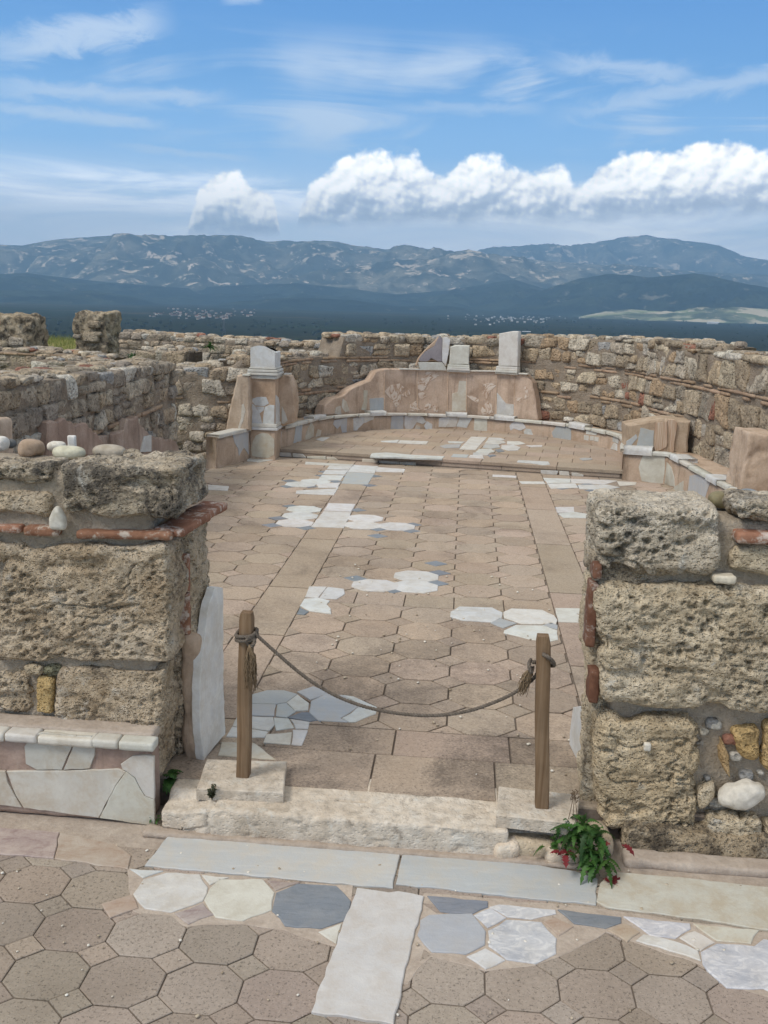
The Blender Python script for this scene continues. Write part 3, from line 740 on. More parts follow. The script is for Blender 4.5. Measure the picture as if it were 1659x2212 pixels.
floor_piece('octagon_slab', 'mid grey octagonal slab right of the long off-white slab', 'marble slab', [[c7(*p) for p in [(275, 732), (450, 727), (508, 800), (503, 855), (425, 893), (285, 885), (228, 815), (240, 755)]]], M['midgrey'], seed=11, group=G_OCT)
floor_piece('octagon_slab', 'white octagonal slab with blue-grey veins beside the mid grey octagon', 'marble slab', [[c7(*p) for p in [(590, 752), (735, 762), (797, 830), (793, 890), (710, 932), (590, 915), (517, 860), (517, 798)]]], M['mottle'], seed=12, group=G_OCT)
floor_piece('square_tile', 'small white diamond tile below the grey and veined octagons', 'tile', [[c7(*p) for p in [(505, 868), (585, 917), (505, 955), (427, 902)]]], M['white'], seed=13)
floor_piece('square_tile', 'small orange-brown stone tile left of the white octagons', 'tile', [[c6(*p) for p in [(415, 895), (540, 858), (565, 912), (450, 952)]]], M['ochre'], seed=14)
floor_piece('square_tile', 'small reddish purple tile wedged below the two white octagons', 'tile', [[c6(*p) for p in [(715, 936), (828, 892), (872, 938), (770, 978)]]], M['purple'], seed=15)
floor_piece('square_tile', 'small white stone wedge between dark octagon and long off-white slab', 'tile', [[c6(*p) for p in [(1300, 1010), (1395, 975), (1372, 1058)]]], M['cream'], seed=16)
floor_piece('marble_fragment', 'dark grey half octagon just right of the top of the long off-white slab', 'marble fragment', [[c7(*p) for p in [(268, 655), (515, 677), (516, 700), (450, 731), (320, 720)]]], M['blue'], seed=17)
floor_piece('marble_fragment', 'dark grey half octagon below the streaky blue-grey slab, nearer the right pier', 'marble fragment', [[c7(*p) for p in [(799, 710), (1060, 742), (1060, 765), (995, 788), (867, 768)]]], M['blue'], seed=18)
floor_piece('marble_fragment', 'mottled white and grey fragment between the two dark half octagons', 'marble fragment', [[c7(*p) for p in [(560, 690), (790, 712), (795, 728), (690, 752), (595, 742), (520, 700)]]], M['mottle'], seed=19)
floor_piece('marble_fragment', 'pale mottled wedge above the white veined octagon', 'marble fragment', [[c7(*p) for p in [(525, 705), (590, 745), (515, 785), (458, 735)]]], M['mottle'], seed=20)
floor_piece('marble_fragment', 'beige wedge tile right of the white veined octagon', 'marble fragment', [[c7(*p) for p in [(790, 742), (865, 780), (805, 818), (740, 762)]]], M['ochre'], seed=21)
floor_piece('marble_fragment', 'tan diamond tile below the second dark half octagon', 'marble fragment', [[c7(*p) for p in [(1072, 768), (1138, 805), (1085, 842), (1005, 795)]]], M['ochre'], seed=22)
floor_piece('marble_fragment', 'mottled blue-grey slab piece below the broad cream slab', 'marble fragment', [[c7(*p) for p in [(1068, 740), (1340, 768), (1345, 790), (1280, 830), (1180, 820)]]], M['mottle'], seed=23)
floor_piece('marble_fragment', 'long white jagged strip under the mottled blue-grey piece', 'marble fragment', [[c7(*p) for p in [(1150, 812), (1275, 838), (1375, 880), (1385, 920), (1260, 880), (1120, 838)]]], M['white'], seed=24)
floor_piece('square_tile', 'small cream diamond tile among the mottled pieces by the right edge', 'tile', [[c7(*p) for p in [(1360, 798), (1440, 845), (1385, 880), (1295, 825)]]], M['cream'], seed=25)
floor_piece('marble_fragment', 'cream half octagon under the broad cream slab at the right edge', 'marble fragment', [[c7(*p) for p in [(1352, 768), (1620, 795), (1590, 850), (1450, 838)]]], M['oldwhite'], seed=26)
floor_piece('marble_fragment', 'large mottled blue-grey octagon piece at the lower right edge', 'marble fragment', [[c7(*p) for p in [(1450, 850), (1600, 860), (1640, 830), (1760, 860), (1760, 1090), (1640, 1035), (1490, 1030), (1390, 935), (1385, 885)]]], M['mottle'], seed=27)
floor_piece('marble_fragment', 'thin white triangle left of the leftmost white octagon', 'marble fragment', [[c6(*p) for p in [(530, 752), (668, 762), (585, 790)]]], M['white'], seed=28)
floor_piece('marble_fragment', 'thin white triangle between the two white octagons and the grey slab', 'marble fragment', [[c6(*p) for p in [(825, 778), (935, 788), (858, 818)]]], M['cream'], seed=29)
floor_piece('marble_fragment', 'thin red stone sliver above the dark blue-grey octagon', 'marble fragment', [[c6(*p) for p in [(1092, 800), (1225, 808), (1125, 842)]]], M['purple'], seed=30)

# ------------------------------------------------------------------ room floor and its marble inlays
NX, PX_ = -.163, .3145        # nave lattice (middle column, pitch)
def build_room_floor():
    a = Acc(); z = ZF
    xl0, xl1, xr0, xr1 = -1.232, -.948, .63, .915
    r = random.Random(11)
    # two rows of oblong tiles inside the doorway
    for (y0, y1, sh) in ((3.33, 3.645, .0), (3.645, 3.885, .28)):
        x = -2.9 + sh
        while x < 2.7:
            w = r.choice((.42, .5, .55)); slab2d(a, rect(x, x+w, y0, y1, .006), floor_map(z), .03, .003, tint_r(r, .13)); x += w
    for (x0, x1) in ((xl0, xl1), (xr0, xr1)):
        y = 3.885
        while y < 10.9:
            h = r.choice((.9, 1.1, 1.3)); slab2d(a, rect(x0, x1, y, min(y+h, 10.95), .012), floor_map(z), .03, .003, tint_r(r, .07)); y += h
    lattice(a, xl1, xr0, 3.885, 5.625, NX, 4.03, PX_, .29, z, gap=.0085, seed=21)
    x = xl1
    while x < xr0-.01: slab2d(a, rect(x, x+.316, 5.625, 5.87, .006), floor_map(z), .03, .003, tint_r(r, .07)); x += .316
    lattice(a, xl1, xr0, 5.87, 10.95, NX, 6.03, PX_, .28, z, gap=.010, seed=22)
    lattice(a, -2.75, xl0, 3.885, 10.95, -1.389, 4.03, .3145, .28, z, gap=.010, seed=23)
    lattice(a, xr1, 2.4, 3.885, 10.95, 1.072, 4.03, .3145, .28, z, gap=.010, seed=24)
    box(a, (-3.0, 3.33, -.05), (2.8, 12.2, z-.010), mi=1)
    o = sharp(a.build('room_floor', [M['tile_room'], M['joint']])); tag(o, kind='structure')
build_room_floor()

def inlay(label, octs=(), dias=(), polys=(), z=ZF, lift=.005, seed=1, py=.28, grp='marble inlays in the room floor', y0=6.03, x0=None, px=.3145):
    """octs/dias: measured centres; polys: (points, material)"""
    pts = [G2(q, z) for q in list(octs)+list(dias)] + [np.mean([G2(q, z) for q in p], axis=0) for p, _ in polys]
    c = np.mean(np.array(pts), axis=0)
    t = thing('marble_inlay', label, 'inlay', (c[0], c[1], z), grp)
    r = random.Random(seed)
    for q in octs:
        g = G2(q, z); a = Acc(); slab2d(a, wobble(octo(g[0], g[1], px, py, .006), .002, .05, r.randrange(999)), floor_map(z+lift+r.uniform(-.0008, .0008)), .02, .003, tint_r(r, .06)); sharp(a.build('octagon_tile', M['white'], t))
    for q in dias:
        g = G2(q, z); a = Acc(); slab2d(a, diam(g[0], g[1], px, py, .006), floor_map(z+lift-.0012-r.uniform(0, .0016)), .02, .003, tint_r(r, .12)); sharp(a.build('square_tile', M['blue'], t))
    for p, mk in polys:
        a = Acc(); slab2d(a, wobble([G2(q, z) for q in p], .003, .05, r.randrange(999)), floor_map(z+lift), .02, .003, tint_r(r, .06)); sharp(a.build('marble_piece', M[mk], t))
    return t
C = lambda L: [c5(*p) for p in L]
inlay('white octagon tiles with blue corner squares flanking the white strip, halfway up the room floor',
      C([(412, 266), (396, 293), (374, 322), (662, 303), (652, 331), (790, 336)]),
      C([(358, 253), (305, 302), (280, 331), (630, 268), (712, 346), (855, 328), (848, 353), (712, 374), (420, 341)]),
      [(C([(512, 241), (622, 245), (605, 275), (493, 271)]), 'white'), (C([(491, 274), (604, 278), (575, 342), (440, 337)]), 'white')], seed=2)
inlay('three pale octagon tiles with blue squares in the middle of the room floor',
      C([(702, 577), (870, 540), (864, 582)]), C([(622, 548), (778, 595), (953, 568), (962, 525), (950, 487)]), seed=3, py=.27)
inlay('broken white octagon and square tile left of centre, near the left strip',
      (), (), [(C([(432, 582), (505, 583), (470, 628), (415, 625)]), 'white'), (C([(508, 584), (575, 592), (578, 612), (545, 633), (473, 630)]), 'white'),
               (C([(412, 632), (470, 628), (518, 640), (505, 655), (520, 672), (522, 693), (435, 682), (395, 660)]), 'white'), (C([(393, 668), (432, 684), (412, 698), (382, 694)]), 'blue')], seed=4)
inlay('three white octagon tiles in a row by the right post',
      (), (), [(C([(1010, 685), (1045, 664), (1180, 668), (1222, 688), (1218, 712), (1180, 728), (1060, 720), (1008, 705)]), 'white'),
               (C([(1226, 686), (1258, 672), (1385, 678), (1432, 700), (1446, 718), (1440, 735), (1300, 735), (1228, 710)]), 'white'),
               (C([(1228, 762), (1275, 740), (1390, 742), (1445, 762), (1448, 800), (1420, 806), (1340, 800), (1226, 772)]), 'white'),
               (C([(1172, 730), (1210, 712), (1280, 732), (1225, 752)]), 'midgrey'), (C([(1385, 740), (1420, 730), (1447, 740), (1446, 758)]), 'midgrey')], seed=5)
inlay('white slab piece right of the right strip beside the right pier',
      (), (), [(C([(1436, 670), (1560, 672), (1560, 690), (1520, 694), (1570, 712), (1565, 730), (1450, 726)]), 'cream')], seed=6)
inlay('cracked white tiles and a dark square at the foot of the left post',
      (), (), [(C([(195, 1025), (262, 1006), (330, 1006), (385, 1022), (340, 1055), (300, 1062), (200, 1060)]), 'midgrey'),
               (C([(340, 1056), (385, 1024), (432, 1058), (428, 1088), (375, 1090)]), 'white'), (C([(302, 1064), (340, 1058), (378, 1094), (340, 1118), (296, 1112)]), 'grey'),
               (C([(196, 1062), (298, 1064), (290, 1112), (150, 1108)]), 'grey'),
               (C([(383, 1012), (450, 990), (520, 1018), (436, 1046)]), 'midgrey'),
               (C([(440, 1050), (500, 1022), (570, 1026), (640, 1066), (600, 1098), (560, 1120), (590, 1136), (470, 1130), (432, 1096)]), 'grey'),
               (C([(570, 1026), (615, 1032), (710, 1075), (705, 1102), (620, 1136), (594, 1136), (565, 1120), (604, 1100), (644, 1066)]), 'white'),
               (C([(345, 1118), (400, 1096), (430, 1096), (468, 1130), (436, 1134)]), 'blue'),
               (C([(140, 1112), (285, 1116), (292, 1148), (268, 1172), (120, 1152)]), 'white'), (C([(288, 1118), (350, 1122), (372, 1160), (296, 1170)]), 'white'),
               (C([(355, 1124), (434, 1136), (428, 1164), (378, 1164)]), 'white'), (C([(118, 1155), (265, 1176), (250, 1198), (95, 1196)]), 'white'),
               (C([(258, 1186), (362, 1178), (356, 1228), (244, 1220)]), 'cream'), (C([(366, 1168), (428, 1170), (402, 1232), (360, 1228)]), 'white')], seed=7)
inlay('weathered cream slab fragments behind the left post foot', (), (), [(C([(75, 1218), (210, 1222), (296, 1290), (60, 1272)]), 'oldwhite')], seed=8)
inlay('white strip slabs and octagons reaching the step, far left of the room floor',
      C([(398, 164), (458, 153)]), C([(352, 149), (345, 172), (436, 172), (486, 128), (500, 112), (700, 130), (680, 168), (556, 130), (540, 152)]),
      [(C([(612, 85), (716, 90), (700, 118), (590, 112)]), 'white'), (C([(588, 114), (699, 121), (672, 165), (563, 160)]), 'grey'), (C([(380, 190), (540, 182), (556, 170), (533, 208), (378, 201)]), 'white'),
       (C([(515, 88), (606, 90), (596, 104), (505, 102)]), 'white'), (C([(500, 106), (594, 107), (580, 124), (486, 122)]), 'white'), (C([(484, 126), (576, 128), (562, 148), (468, 146)]), 'white'), (C([(462, 160), (560, 158), (548, 178), (470, 178)]), 'white')], seed=9)
inlay('thin white slab lying at the foot of the step, left of centre', (), (), [(C([(418, 72), (520, 78), (620, 84), (612, 90), (415, 82)]), 'white'), (C([(710, 94), (825, 102), (818, 115), (705, 112)]), 'white')], seed=10)
inlay('thin white slab at the foot of the step, right of centre', (), (), [(C([(1182, 124), (1280, 130), (1278, 137), (1181, 132)]), 'white')], seed=11)
inlay('white and blue octagon tiles below the step, far right of the room floor',
      (), C([(1480, 150), (1572, 165), (1520, 172), (1590, 190), (1655, 150), (1462, 180)]),
      [(C([(1290, 152), (1390, 153), (1398, 162), (1300, 162)]), 'white'), (C([(1388, 138), (1500, 142), (1500, 158), (1404, 160)]), 'white'), (C([(1500, 142), (1640, 146), (1690, 150), (1640, 164), (1502, 158)]), 'white'),
       (C([(1405, 162), (1520, 160), (1530, 178), (1420, 182)]), 'white'), (C([(1530, 166), (1650, 166), (1700, 176), (1640, 188), (1536, 182)]), 'white'), (C([(1690, 152), (1770, 156), (1765, 166), (1700, 170)]), 'cream')], seed=12)
inlay('small white broken tiles right of the right strip, beside the right pier top',
      (), (), [(C([(1438, 258), (1514, 257), (1514, 276), (1446, 280)]), 'white'), (C([(1450, 284), (1510, 276), (1590, 288), (1580, 302), (1470, 300)]), 'white')], seed=13)
inlay('small white slab by the left aisle wall behind the left pier', (), (), [(C([(20, 166), (105, 172), (100, 190), (20, 186)]), 'white')], seed=14)
inlay('white flat fragment in front of the left pedestal', (), (), [([cA(365, 1092), cA(500, 1090), cA(508, 1100), cA(440, 1118), cA(358, 1112)], 'white'), ([cA(510, 1098), cA(580, 1102), cA(440, 1122)], 'cream')], seed=15)
# ------------------------------------------------------------------ the two travertine piers by the doorway
def pitted(p, n, seed, a=1.0, vert=1.0, holes=1.0):
    q = p*np.array([1, 1, 1.12*vert]) + seed*3.17
    d = .018*fbm(q, 4.5, 3, seed) + .009*fbm(q*np.array([1, 1, 1.5]), 13, 5, seed+5, .62)
    d -= .014*(1-sst(np.abs(fbm(q*np.array([.7, .7, 1.5]), 6, 3, seed+19)), .0, .05))*sst(fbm(q, 2.5, 2, seed+23), .0, .3)
    m = .12 + .95*sst(fbm(q, 3.2, 3, seed+31), -.3, .3)
    wq = q + .012*np.stack([fbm(q, 22, 2, seed+k) for k in (41, 43, 47)], 1)
    w1 = worley(wq, 26, seed+3); w2 = worley(wq, 52, seed+8)
    d -= holes*m*(.020*(1-sst(w1, .12, .42)) + .009*(1-sst(w2, .12, .42)))
    d -= holes*.016*sst(fbm(q*np.array([1, 1, 1.7]), 8.5, 3, seed+51), .05, .5)
    wv = .013*np.stack([fbm(q, 5, 3, seed+k) for k in (61, 67, 71)], 1)
    return p + n*(a*d)[:, None] + wv
def block(acc, quad, Y, depth, seed, r=.035, res=.0075, prot=0.0, a=1.0, vert=1.0, holes=1.0, tint=(1, 1, 1), yskew=0.0):
    """quad: measured tl,tr,br,bl of the front face lying at distance Y"""
    c = [aty(q[0], q[1], Y) for q in quad]
    hx = (abs(c[1][0]-c[0][0]) + abs(c[2][0]-c[3][0]))/4; hz = (abs(c[0][2]-c[3][2]) + abs(c[1][2]-c[2][2]))/4; hd = depth/2
    p, n, F = rblock(hx, hd, hz, r, res)
    cen = np.mean(c, axis=0)
    pw = pitted(p + cen, n, seed, a, vert, holes) - cen
    u = pw[:, 0]/hx; w = pw[:, 2]/hz
    tl, tr, br, bl = c
    X = ((1-u)*(1+w)*tl[0] + (1+u)*(1+w)*tr[0] + (1+u)*(1-w)*br[0] + (1-u)*(1-w)*bl[0])/4
    Z = ((1-u)*(1+w)*tl[2] + (1+u)*(1+w)*tr[2] + (1+u)*(1-w)*br[2] + (1-u)*(1-w)*bl[2])/4
    acc.add(np.stack([X, Y - prot + hd + pw[:, 1] + yskew*X, Z], 1), F, tint)
def Q(x0, y0, x1, y1): return [(x0, y0), (x1, y0), (x1, y1), (x0, y1)]
def mortar_core(a, lo, hi, seed, res=.022, amp=.012):
    lo = np.array(lo); hi = np.array(hi); p, n, F = rblock(*((hi-lo)/2), .03, res)
    a.add(rough(p+(lo+hi)/2, n, amp, 9, seed, 4), F)

LY = 3.30
pier = thing('stone_pier', 'left pier of big pitted travertine blocks with brick strips and pebbles on top', 'pier', (-1.9, 3.5, 0), 'stone piers flanking the doorway')
def pblock(quad, seed, mat, parent, Y=LY, depth=.38, name='stone_block', **k):
    a = Acc(); block(a, quad, Y, depth, seed, **k); return a.build(name, M[mat], parent)
a = Acc(); mortar_core(a, (-3.1, LY+.03, -.05), (-1.135, LY+.40, 1.335), 3); a.build('mortar_core', M['mortar'], pier)
pblock([(122, 1003), (386, 1010), (392, 1120), (135, 1118)], 2, 'trav_dark', pier, depth=.44, res=.0058, a=1.5, prot=.02, holes=1.35)
pblock([(-40, 1002), (108, 1006), (108, 1050), (-40, 1050)], 4, 'trav_dark', pier, depth=.18, r=.02, vert=2.0)
pblock([(-40, 1056), (112, 1060), (110, 1122), (-40, 1112)], 5, 'trav_near', pier, depth=.2, r=.03)
pblock([(14, 1174), (368, 1172), (374, 1434), (-22, 1430)], 6, 'trav_near', pier, depth=.22, r=.03, res=.0052, prot=.015)
pblock([(-45, 1166), (52, 1166), (52, 1214), (-45, 1214)], 7, 'trav_near', pier, depth=.14, r=.05)
pblock([(120, 1444), (356, 1440), (348, 1680), (108, 1680)], 8, 'trav_near', pier, depth=.2, r=.025, res=.006)
pblock([(-45, 1445), (66, 1448), (66, 1545), (-45, 1545)], 9, 'trav_near', pier, depth=.15, r=.05)
pblock([(78, 1462), (116, 1466), (108, 1546), (74, 1540)], 10, 'trav_pale', pier, depth=.12, r=.015, holes=.3, tint=(1.0, .85, .55))
pblock([(50, 1440), (90, 1440), (88, 1458), (54, 1460)], 11, 'trav_pale', pier, depth=.1, r=.01, holes=.3)
pblock([(90, 1440), (131, 1438), (126, 1464), (94, 1464)], 12, 'trav_grey', pier, depth=.12, r=.03, tint=(.45, .5, .42))
# jamb stones behind the corner brick, facing the doorway
def jblock(x0, x1, y0, y1, z0, z1, seed, mat, parent, r=.03, **k):
    p, n, F = rblock((x1-x0)/2, (y1-y0)/2, (z1-z0)/2, r, .0075); c = np.array([(x0+x1)/2, (y0+y1)/2, (z0+z1)/2])
    a = Acc(); a.add(pitted(p+c, n, seed, **k), F); return a.build('stone_block', M[mat], parent)
jblock(-1.35, -1.035, LY+.205, LY+.45, .60, 1.13, 21, 'trav_near', pier)
jblock(-1.38, -1.09, LY+.19, LY+.42, .06, .60, 22, 'trav_near', pier, a=1.3)
def brickrun(parent, pts, w, h, seed, mat='brick', label=None):
    a = Acc(); 
    A = np.array(pts[0]); B = np.array(pts[1]); d = B-A; L = np.linalg.norm(d[:2]); an = math.atan2(d[1], d[0])
    p, n, F = rblock(L/2, w/2, h/2, .008, .012); p = rough(p, n, .004, 22, seed)
    p[:, 2] += p[:, 0]/max(L, .01)*d[2]
    a.add(rotz(p, an) + (A+B)/2, F, tint_r(random.Random(seed), .1)); return a.build('brick_strip', M[mat], parent)
g = lambda x, y: aty(x, y, LY-.005)
brickrun(pier, (g(165, 1155)+[0, .06, 0], g(372, 1158)+[0, .06, 0]), .14, .03, 31)
brickrun(pier, (g(52, 1147)+[0, .05, 0], g(127, 1149)+[0, .05, 0]), .12, .035, 32)
brickrun(pier, (g(-40, 1142)+[0, .05, 0], g(45, 1144)+[0, .05, 0]), .12, .028, 33)
zb = g(372, 1155)[2]
brickrun(pier, (np.array([-1.075, LY+.02, zb]), np.array([-1.03, LY+.26, zb+.015])), .12, .03, 34)
brickrun(pier, (np.array([-1.035, LY+.27, zb+.015]), np.array([-1.01, LY+.46, zb+.015])), .11, .032, 35)
a = Acc()
for k, (z0, z1) in enumerate(((.84, .995), (.66, .835))):
    p, n, F = rblock(.035, .014, (z1-z0)/2, .006, .012); a.add(rough(p, n, .003, 25, 40+k) + np.array([-1.085, LY+.205, (z0+z1)/2]), F)
a.build('brick_edge', M['brick'], pier)
def rstone(acc, c, h, seed, r=None, res=.02, tint=(1, 1, 1), rot=0, amp=.15, fr=None):
    h = np.array(h, float); p, n, F = rblock(*h, r or .8*h.min(), res)
    p = rough(p, n, amp*h.min(), fr or .45/h.mean(), seed, 3); p = rough(p, n, amp*.3*h.min(), 2.2/h.mean(), seed+3, 2)
    acc.add(rotz(p, rot) + np.asarray(c, float), F, tint)
a = Acc(); q = g(127, 1118); p, n, F = rblock(.033, .02, .045, .02, .008)
p = rough(p, n, .004, 30, 5); k = 1 - .75*np.clip(p[:, 2]/.045, 0, 1); p[:, 0] *= k; a.add(p+q+np.array([0, -.008, 0]), F, (.8, .79, .75)); a.build('white_stone', M['pebble'], pier)
# rubble that carries the pier on beyond the picture
def fill_stones(a, x0, x1, z0, z1, y, seed, face=-1):
    r = random.Random(seed); z = z0
    while z < z1-.05:
        h = min(r.uniform(.12, .24), z1-z); x = x0
        while x < x1-.05:
            w = min(r.uniform(.15, .4), x1-x)
            rstone(a, (x+w/2, y+.06, z+h/2), (w/2-.012, .09, h/2-.012), r.randrange(9999), .03, .03, tint=r.choice(TRAV)); x += w
        z += h
a = Acc(); fill_stones(a, -3.1, -1.92, .36, 1.32, LY, 5); a.build('rubble_facing', M['rubble'], pier)

# ---- loose stones on the left pier
def pebble(label, q, z, size, tint, seed, rot=0, cat='stone', name='stone', mat='pebble', grp='stones lying on the pier tops', r=None, amp=.16, sink=.42):
    b = gp(q[0], q[1], z); a = Acc()
    if r: rstone(a, (b[0], b[1], z+size[2]*(1-sink)), size, seed, r, .008, tint, rot, amp)
    else:
        u, F = boxgrid(14, 12, 10); v = u/np.maximum(np.linalg.norm(u, axis=1, keepdims=True), 1e-9); e = .82
        v = np.sign(v)*np.abs(v)**e; sz = np.array(size); p = v*sz
        p = p + (v/np.linalg.norm(v, axis=1, keepdims=True))*(amp*1.6*min(size)*fbm(p+seed*3.1, .8/max(size), 3, seed))[:, None]
        a.add(rotz(p, rot) + np.array([b[0], b[1], z+size[2]*(1-sink)]), F, tint)
    o = a.build(name, M[mat], origin=(b[0], b[1], z)); return tag(o, label, cat, grp)
ZL = 1.345
pebble('flat grey-brown oval stone on the left pier, nearest the doorway', (236, 983), ZL, (.068, .05, .027), (.52, .47, .40), 3)
pebble('pale greenish white boulder with dark spots on the left pier', (150, 986), ZL, (.064, .045, .027), (.74, .73, .60), 5, .1)
pebble('rounded white stone behind the spotted boulder on the left pier', (122, 972), ZL, (.036, .035, .024), (.85, .83, .78), 7)
pebble('small upright white marble chip on the left pier', (156, 966), ZL, (.017, .014, .032), (.95, .95, .95), 8, .2, r=.004, amp=.08)
pebble('rusty brown ribbed stone at the left end of the left pier', (66, 980), ZL, (.05, .045, .035), (.50, .38, .29), 9, .3, amp=.3)
pebble('white stone cut off by the left edge on the left pier', (2, 968), ZL, (.035, .04, .034), (.85, .85, .84), 10)
pebble('small dark stone at the far left of the left pier', (22, 964), ZL, (.025, .03, .018), (.16, .17, .18), 11)

# ---- marble bench against the left pier
BY = 3.178
bench = thing('marble_bench', 'low marble clad bench with a broken ledge below the left pier', 'bench', (-1.9, 3.25, 0))
a = Acc(); p, n, F = rblock(.96, .06, .155, .01, .016); a.add(rough(p, n, .004, 22, 4)+np.array([-2.082, BY+.068, .155]), F); a.build('mortar_backing', M['plaster_red'], bench)
a = Acc(); p, n, F = rblock(.96, .05, .02, .006, .012); a.add(rough(p, n, .007, 15, 6, 4)+np.array([-2.08, BY+.095, .334]), F); a.build('mortar_top', M['bed'], bench)
fp = plane_map((0, BY+.004, 0), (1, 0, 0), (0, 0, 1))
def fpt(q, Y=BY): r_ = aty(q[0], q[1], Y); return (r_[0], r_[2])
for i, (x0, x1) in enumerate(((-40, 24), (28, 157), (161, 386), (382, 487), (489, 632))):
    pa = fpt(c6(x0, 200)); pb = fpt(c6(x1, 200)); a = Acc()
    p, n, F = rblock((pb[0]-pa[0])/2-.0006, .035, .017, .006, .010); p = rough(p, n, .003, 18, 60+i)
    a.add(p + np.array([(pa[0]+pb[0])/2, BY+.012, .331 + (.002 if i % 2 else 0)]), F, tint_r(random.Random(i), .05)); a.build('marble_ledge', M['cream'], bench)
for i, (pl, mk) in enumerate((([(100, 250), (130, 205), (180, 190), (310, 205), (252, 345), (150, 345), (105, 320)], 'oldwhite'), ([(314, 206), (372, 208), (388, 240), (385, 285), (366, 338), (258, 345)], 'oldwhite'),
                ([(-60, 345), (20, 350), (30, 395), (60, 450), (88, 498), (-60, 480)], 'oldwhite'), ([(26, 350), (300, 347), (480, 340), (512, 352), (470, 410), (402, 540), (250, 520), (96, 500), (64, 450)], 'oldwhite'),
                ([(514, 351), (549, 378), (590, 452), (628, 466), (630, 574), (405, 541), (472, 411)], 'oldwhite'), ([(492, 322), (540, 288), (590, 284), (628, 290), (629, 464), (592, 451), (551, 377), (515, 350), (500, 345)], 'oldwhite'))):
    a = Acc(); slab2d(a, wobble([fpt(c6(*q)) for q in pl], .002, .03, 70+i), plane_map((0, BY, 0), (1, 0, 0), (0, 0, 1)), .012, .002, tint_r(random.Random(90+i), .06))
    sharp(a.build('marble_panel', M[mk], bench))

# ---- marble slab standing against the left jamb
A_, B_ = np.array([-1.0, 3.474, .12]), np.array([-.957, 3.713, .12]); dAB = (B_-A_)/np.linalg.norm(B_-A_)
nAB = np.array([dAB[1], -dAB[0], 0])
def hitp(q, o, n):
    r = ray(*q); t = np.dot(o - np.array([0, 0, CAMZ]), n)/np.dot(r, n); return np.array([0, 0, CAMZ]) + r*t
def uvAB(q): h = hitp(q, A_, nAB) - A_; return (float(np.dot(h, dAB)), float(h[2]))
ms = thing('marble_slab', 'tall white marble slab with a broken edge standing on end against the left jamb', 'marble slab', A_)
a = Acc(); poly = [uvAB(cL(*q)) for q in [(1110, 1790), (1225, 1650), (1228, 1610), (1217, 1400), (1217, 1030), (1213, 848), (1170, 850), (1140, 930), (1122, 1050), (1112, 1130), (1096, 1250), (1086, 1400), (1092, 1600)]]
slab2d(a, wobble(poly, .005, .03, 5), plane_map(A_, dAB, (0, 0, 1)), .035, .003, (1.22, 1.2, 1.17)); sharp(a.build('marble_plate', M['grey'] if 0 else M['white'], ms))
a = Acc(); p, n, F = rblock(.045, .115, .30, .03, .014); p = rough(p, n, .018, 9, 8, 4)
a.add(rotz(p, .0) + np.array([-1.045, 3.60, .36]), F); a.build('mortar_backing', M['plaster'], ms)

# ---- right pier
RY = 3.30
rp = thing('stone_pier', 'right pier of three large honeycombed travertine blocks with small rubble beside them', 'pier', (1.5, 3.45, 0), 'stone piers flanking the doorway')
a = Acc(); mortar_core(a, (.60, RY+.05, -.05), (3.1, RY+.36, 1.27), 13); a.build('mortar_core', M['mortar'], rp)
pblock([(1290, 1092), (1556, 1098), (1562, 1240), (1296, 1240)], 52, 'trav_grey', rp, RY, .34, res=.0054, a=1.25, prot=.01, r=.04, holes=1.35)
pblock([(1284, 1268), (1720, 1275), (1720, 1545), (1300, 1515)], 53, 'trav_pale', rp, RY, .32, res=.0058, a=1.25, prot=.035, r=.04, holes=1.2)
pblock([(1284, 1545), (1522, 1550), (1500, 1800), (1288, 1794)], 54, 'trav_pale', rp, RY, .33, res=.0056, a=1.25, prot=.02, r=.045, holes=1.5, tint=(.97, .93, .86))
jblock(.50, .75, RY+.06, RY+.34, .62, 1.02, 55, 'trav_pale', rp, a=1.2)
jblock(.535, .8, RY+.08, RY+.33, .08, .60, 56, 'trav_pale', rp, a=1.2)
jblock(.49, .8, RY+.05, RY+.33, 1.0, 1.12, 57, 'trav_dark', rp, a=1.0)
g = lambda x, y: aty(x, y, RY)
for k, (x0, y0, x1, y1) in enumerate(((1283, 1219, 1300, 1254), (1275, 1262, 1285, 1400), (1276, 1452, 1292, 1522))):
    p0 = g(x0, y0); p1 = g(x1, y1); a = Acc(); p, n, F = rblock(abs(p1[0]-p0[0])/2, .05, abs(p0[2]-p1[2])/2, .008, .01)
    a.add(rough(p, n, .005, 25, 40+k) + (p0+p1)/2 + np.array([0, .05, 0]), F, (.62, .6, .6)); a.build('brick_edge', M['brick'], rp)
brickrun(rp, (g(1590, 1160)+[0, .04, 0], g(1740, 1166)+[0, .04, 0]), .12, .04, 61)
pblock([(1590, 1082), (1720, 1092), (1720, 1132), (1592, 1126)], 62, 'trav_dark', rp, RY, .25, r=.03)
pblock([(1580, 1185), (1720, 1180), (1720, 1252), (1576, 1240)], 63, 'trav_pale', rp, RY, .16, r=.04, holes=.4)
pblock([(1575, 1575), (1645, 1568), (1642, 1650), (1600, 1640)], 64, 'trav_pale', rp, RY, .14, r=.03, holes=.4, tint=(1, .82, .52))
pblock([(1650, 1560), (1720, 1560), (1720, 1690), (1648, 1670)], 65, 'trav_pale', rp, RY, .14, r=.03, holes=.4, tint=(1, .84, .56))
pblock([(1530, 1760), (1644, 1768), (1638, 1832), (1530, 1812)], 66, 'trav_pale', rp, RY, .2, r=.02, holes=.5, prot=.03)
pblock([(1650, 1772), (1720, 1778), (1720, 1832), (1652, 1826)], 67, 'trav_pale', rp, RY, .2, r=.02, holes=.5, prot=.03)
pblock([(1512, 1712), (1545, 1690), (1548, 1720), (1518, 1745)], 68, 'trav_pale', rp, RY, .1, r=.012, holes=.3)
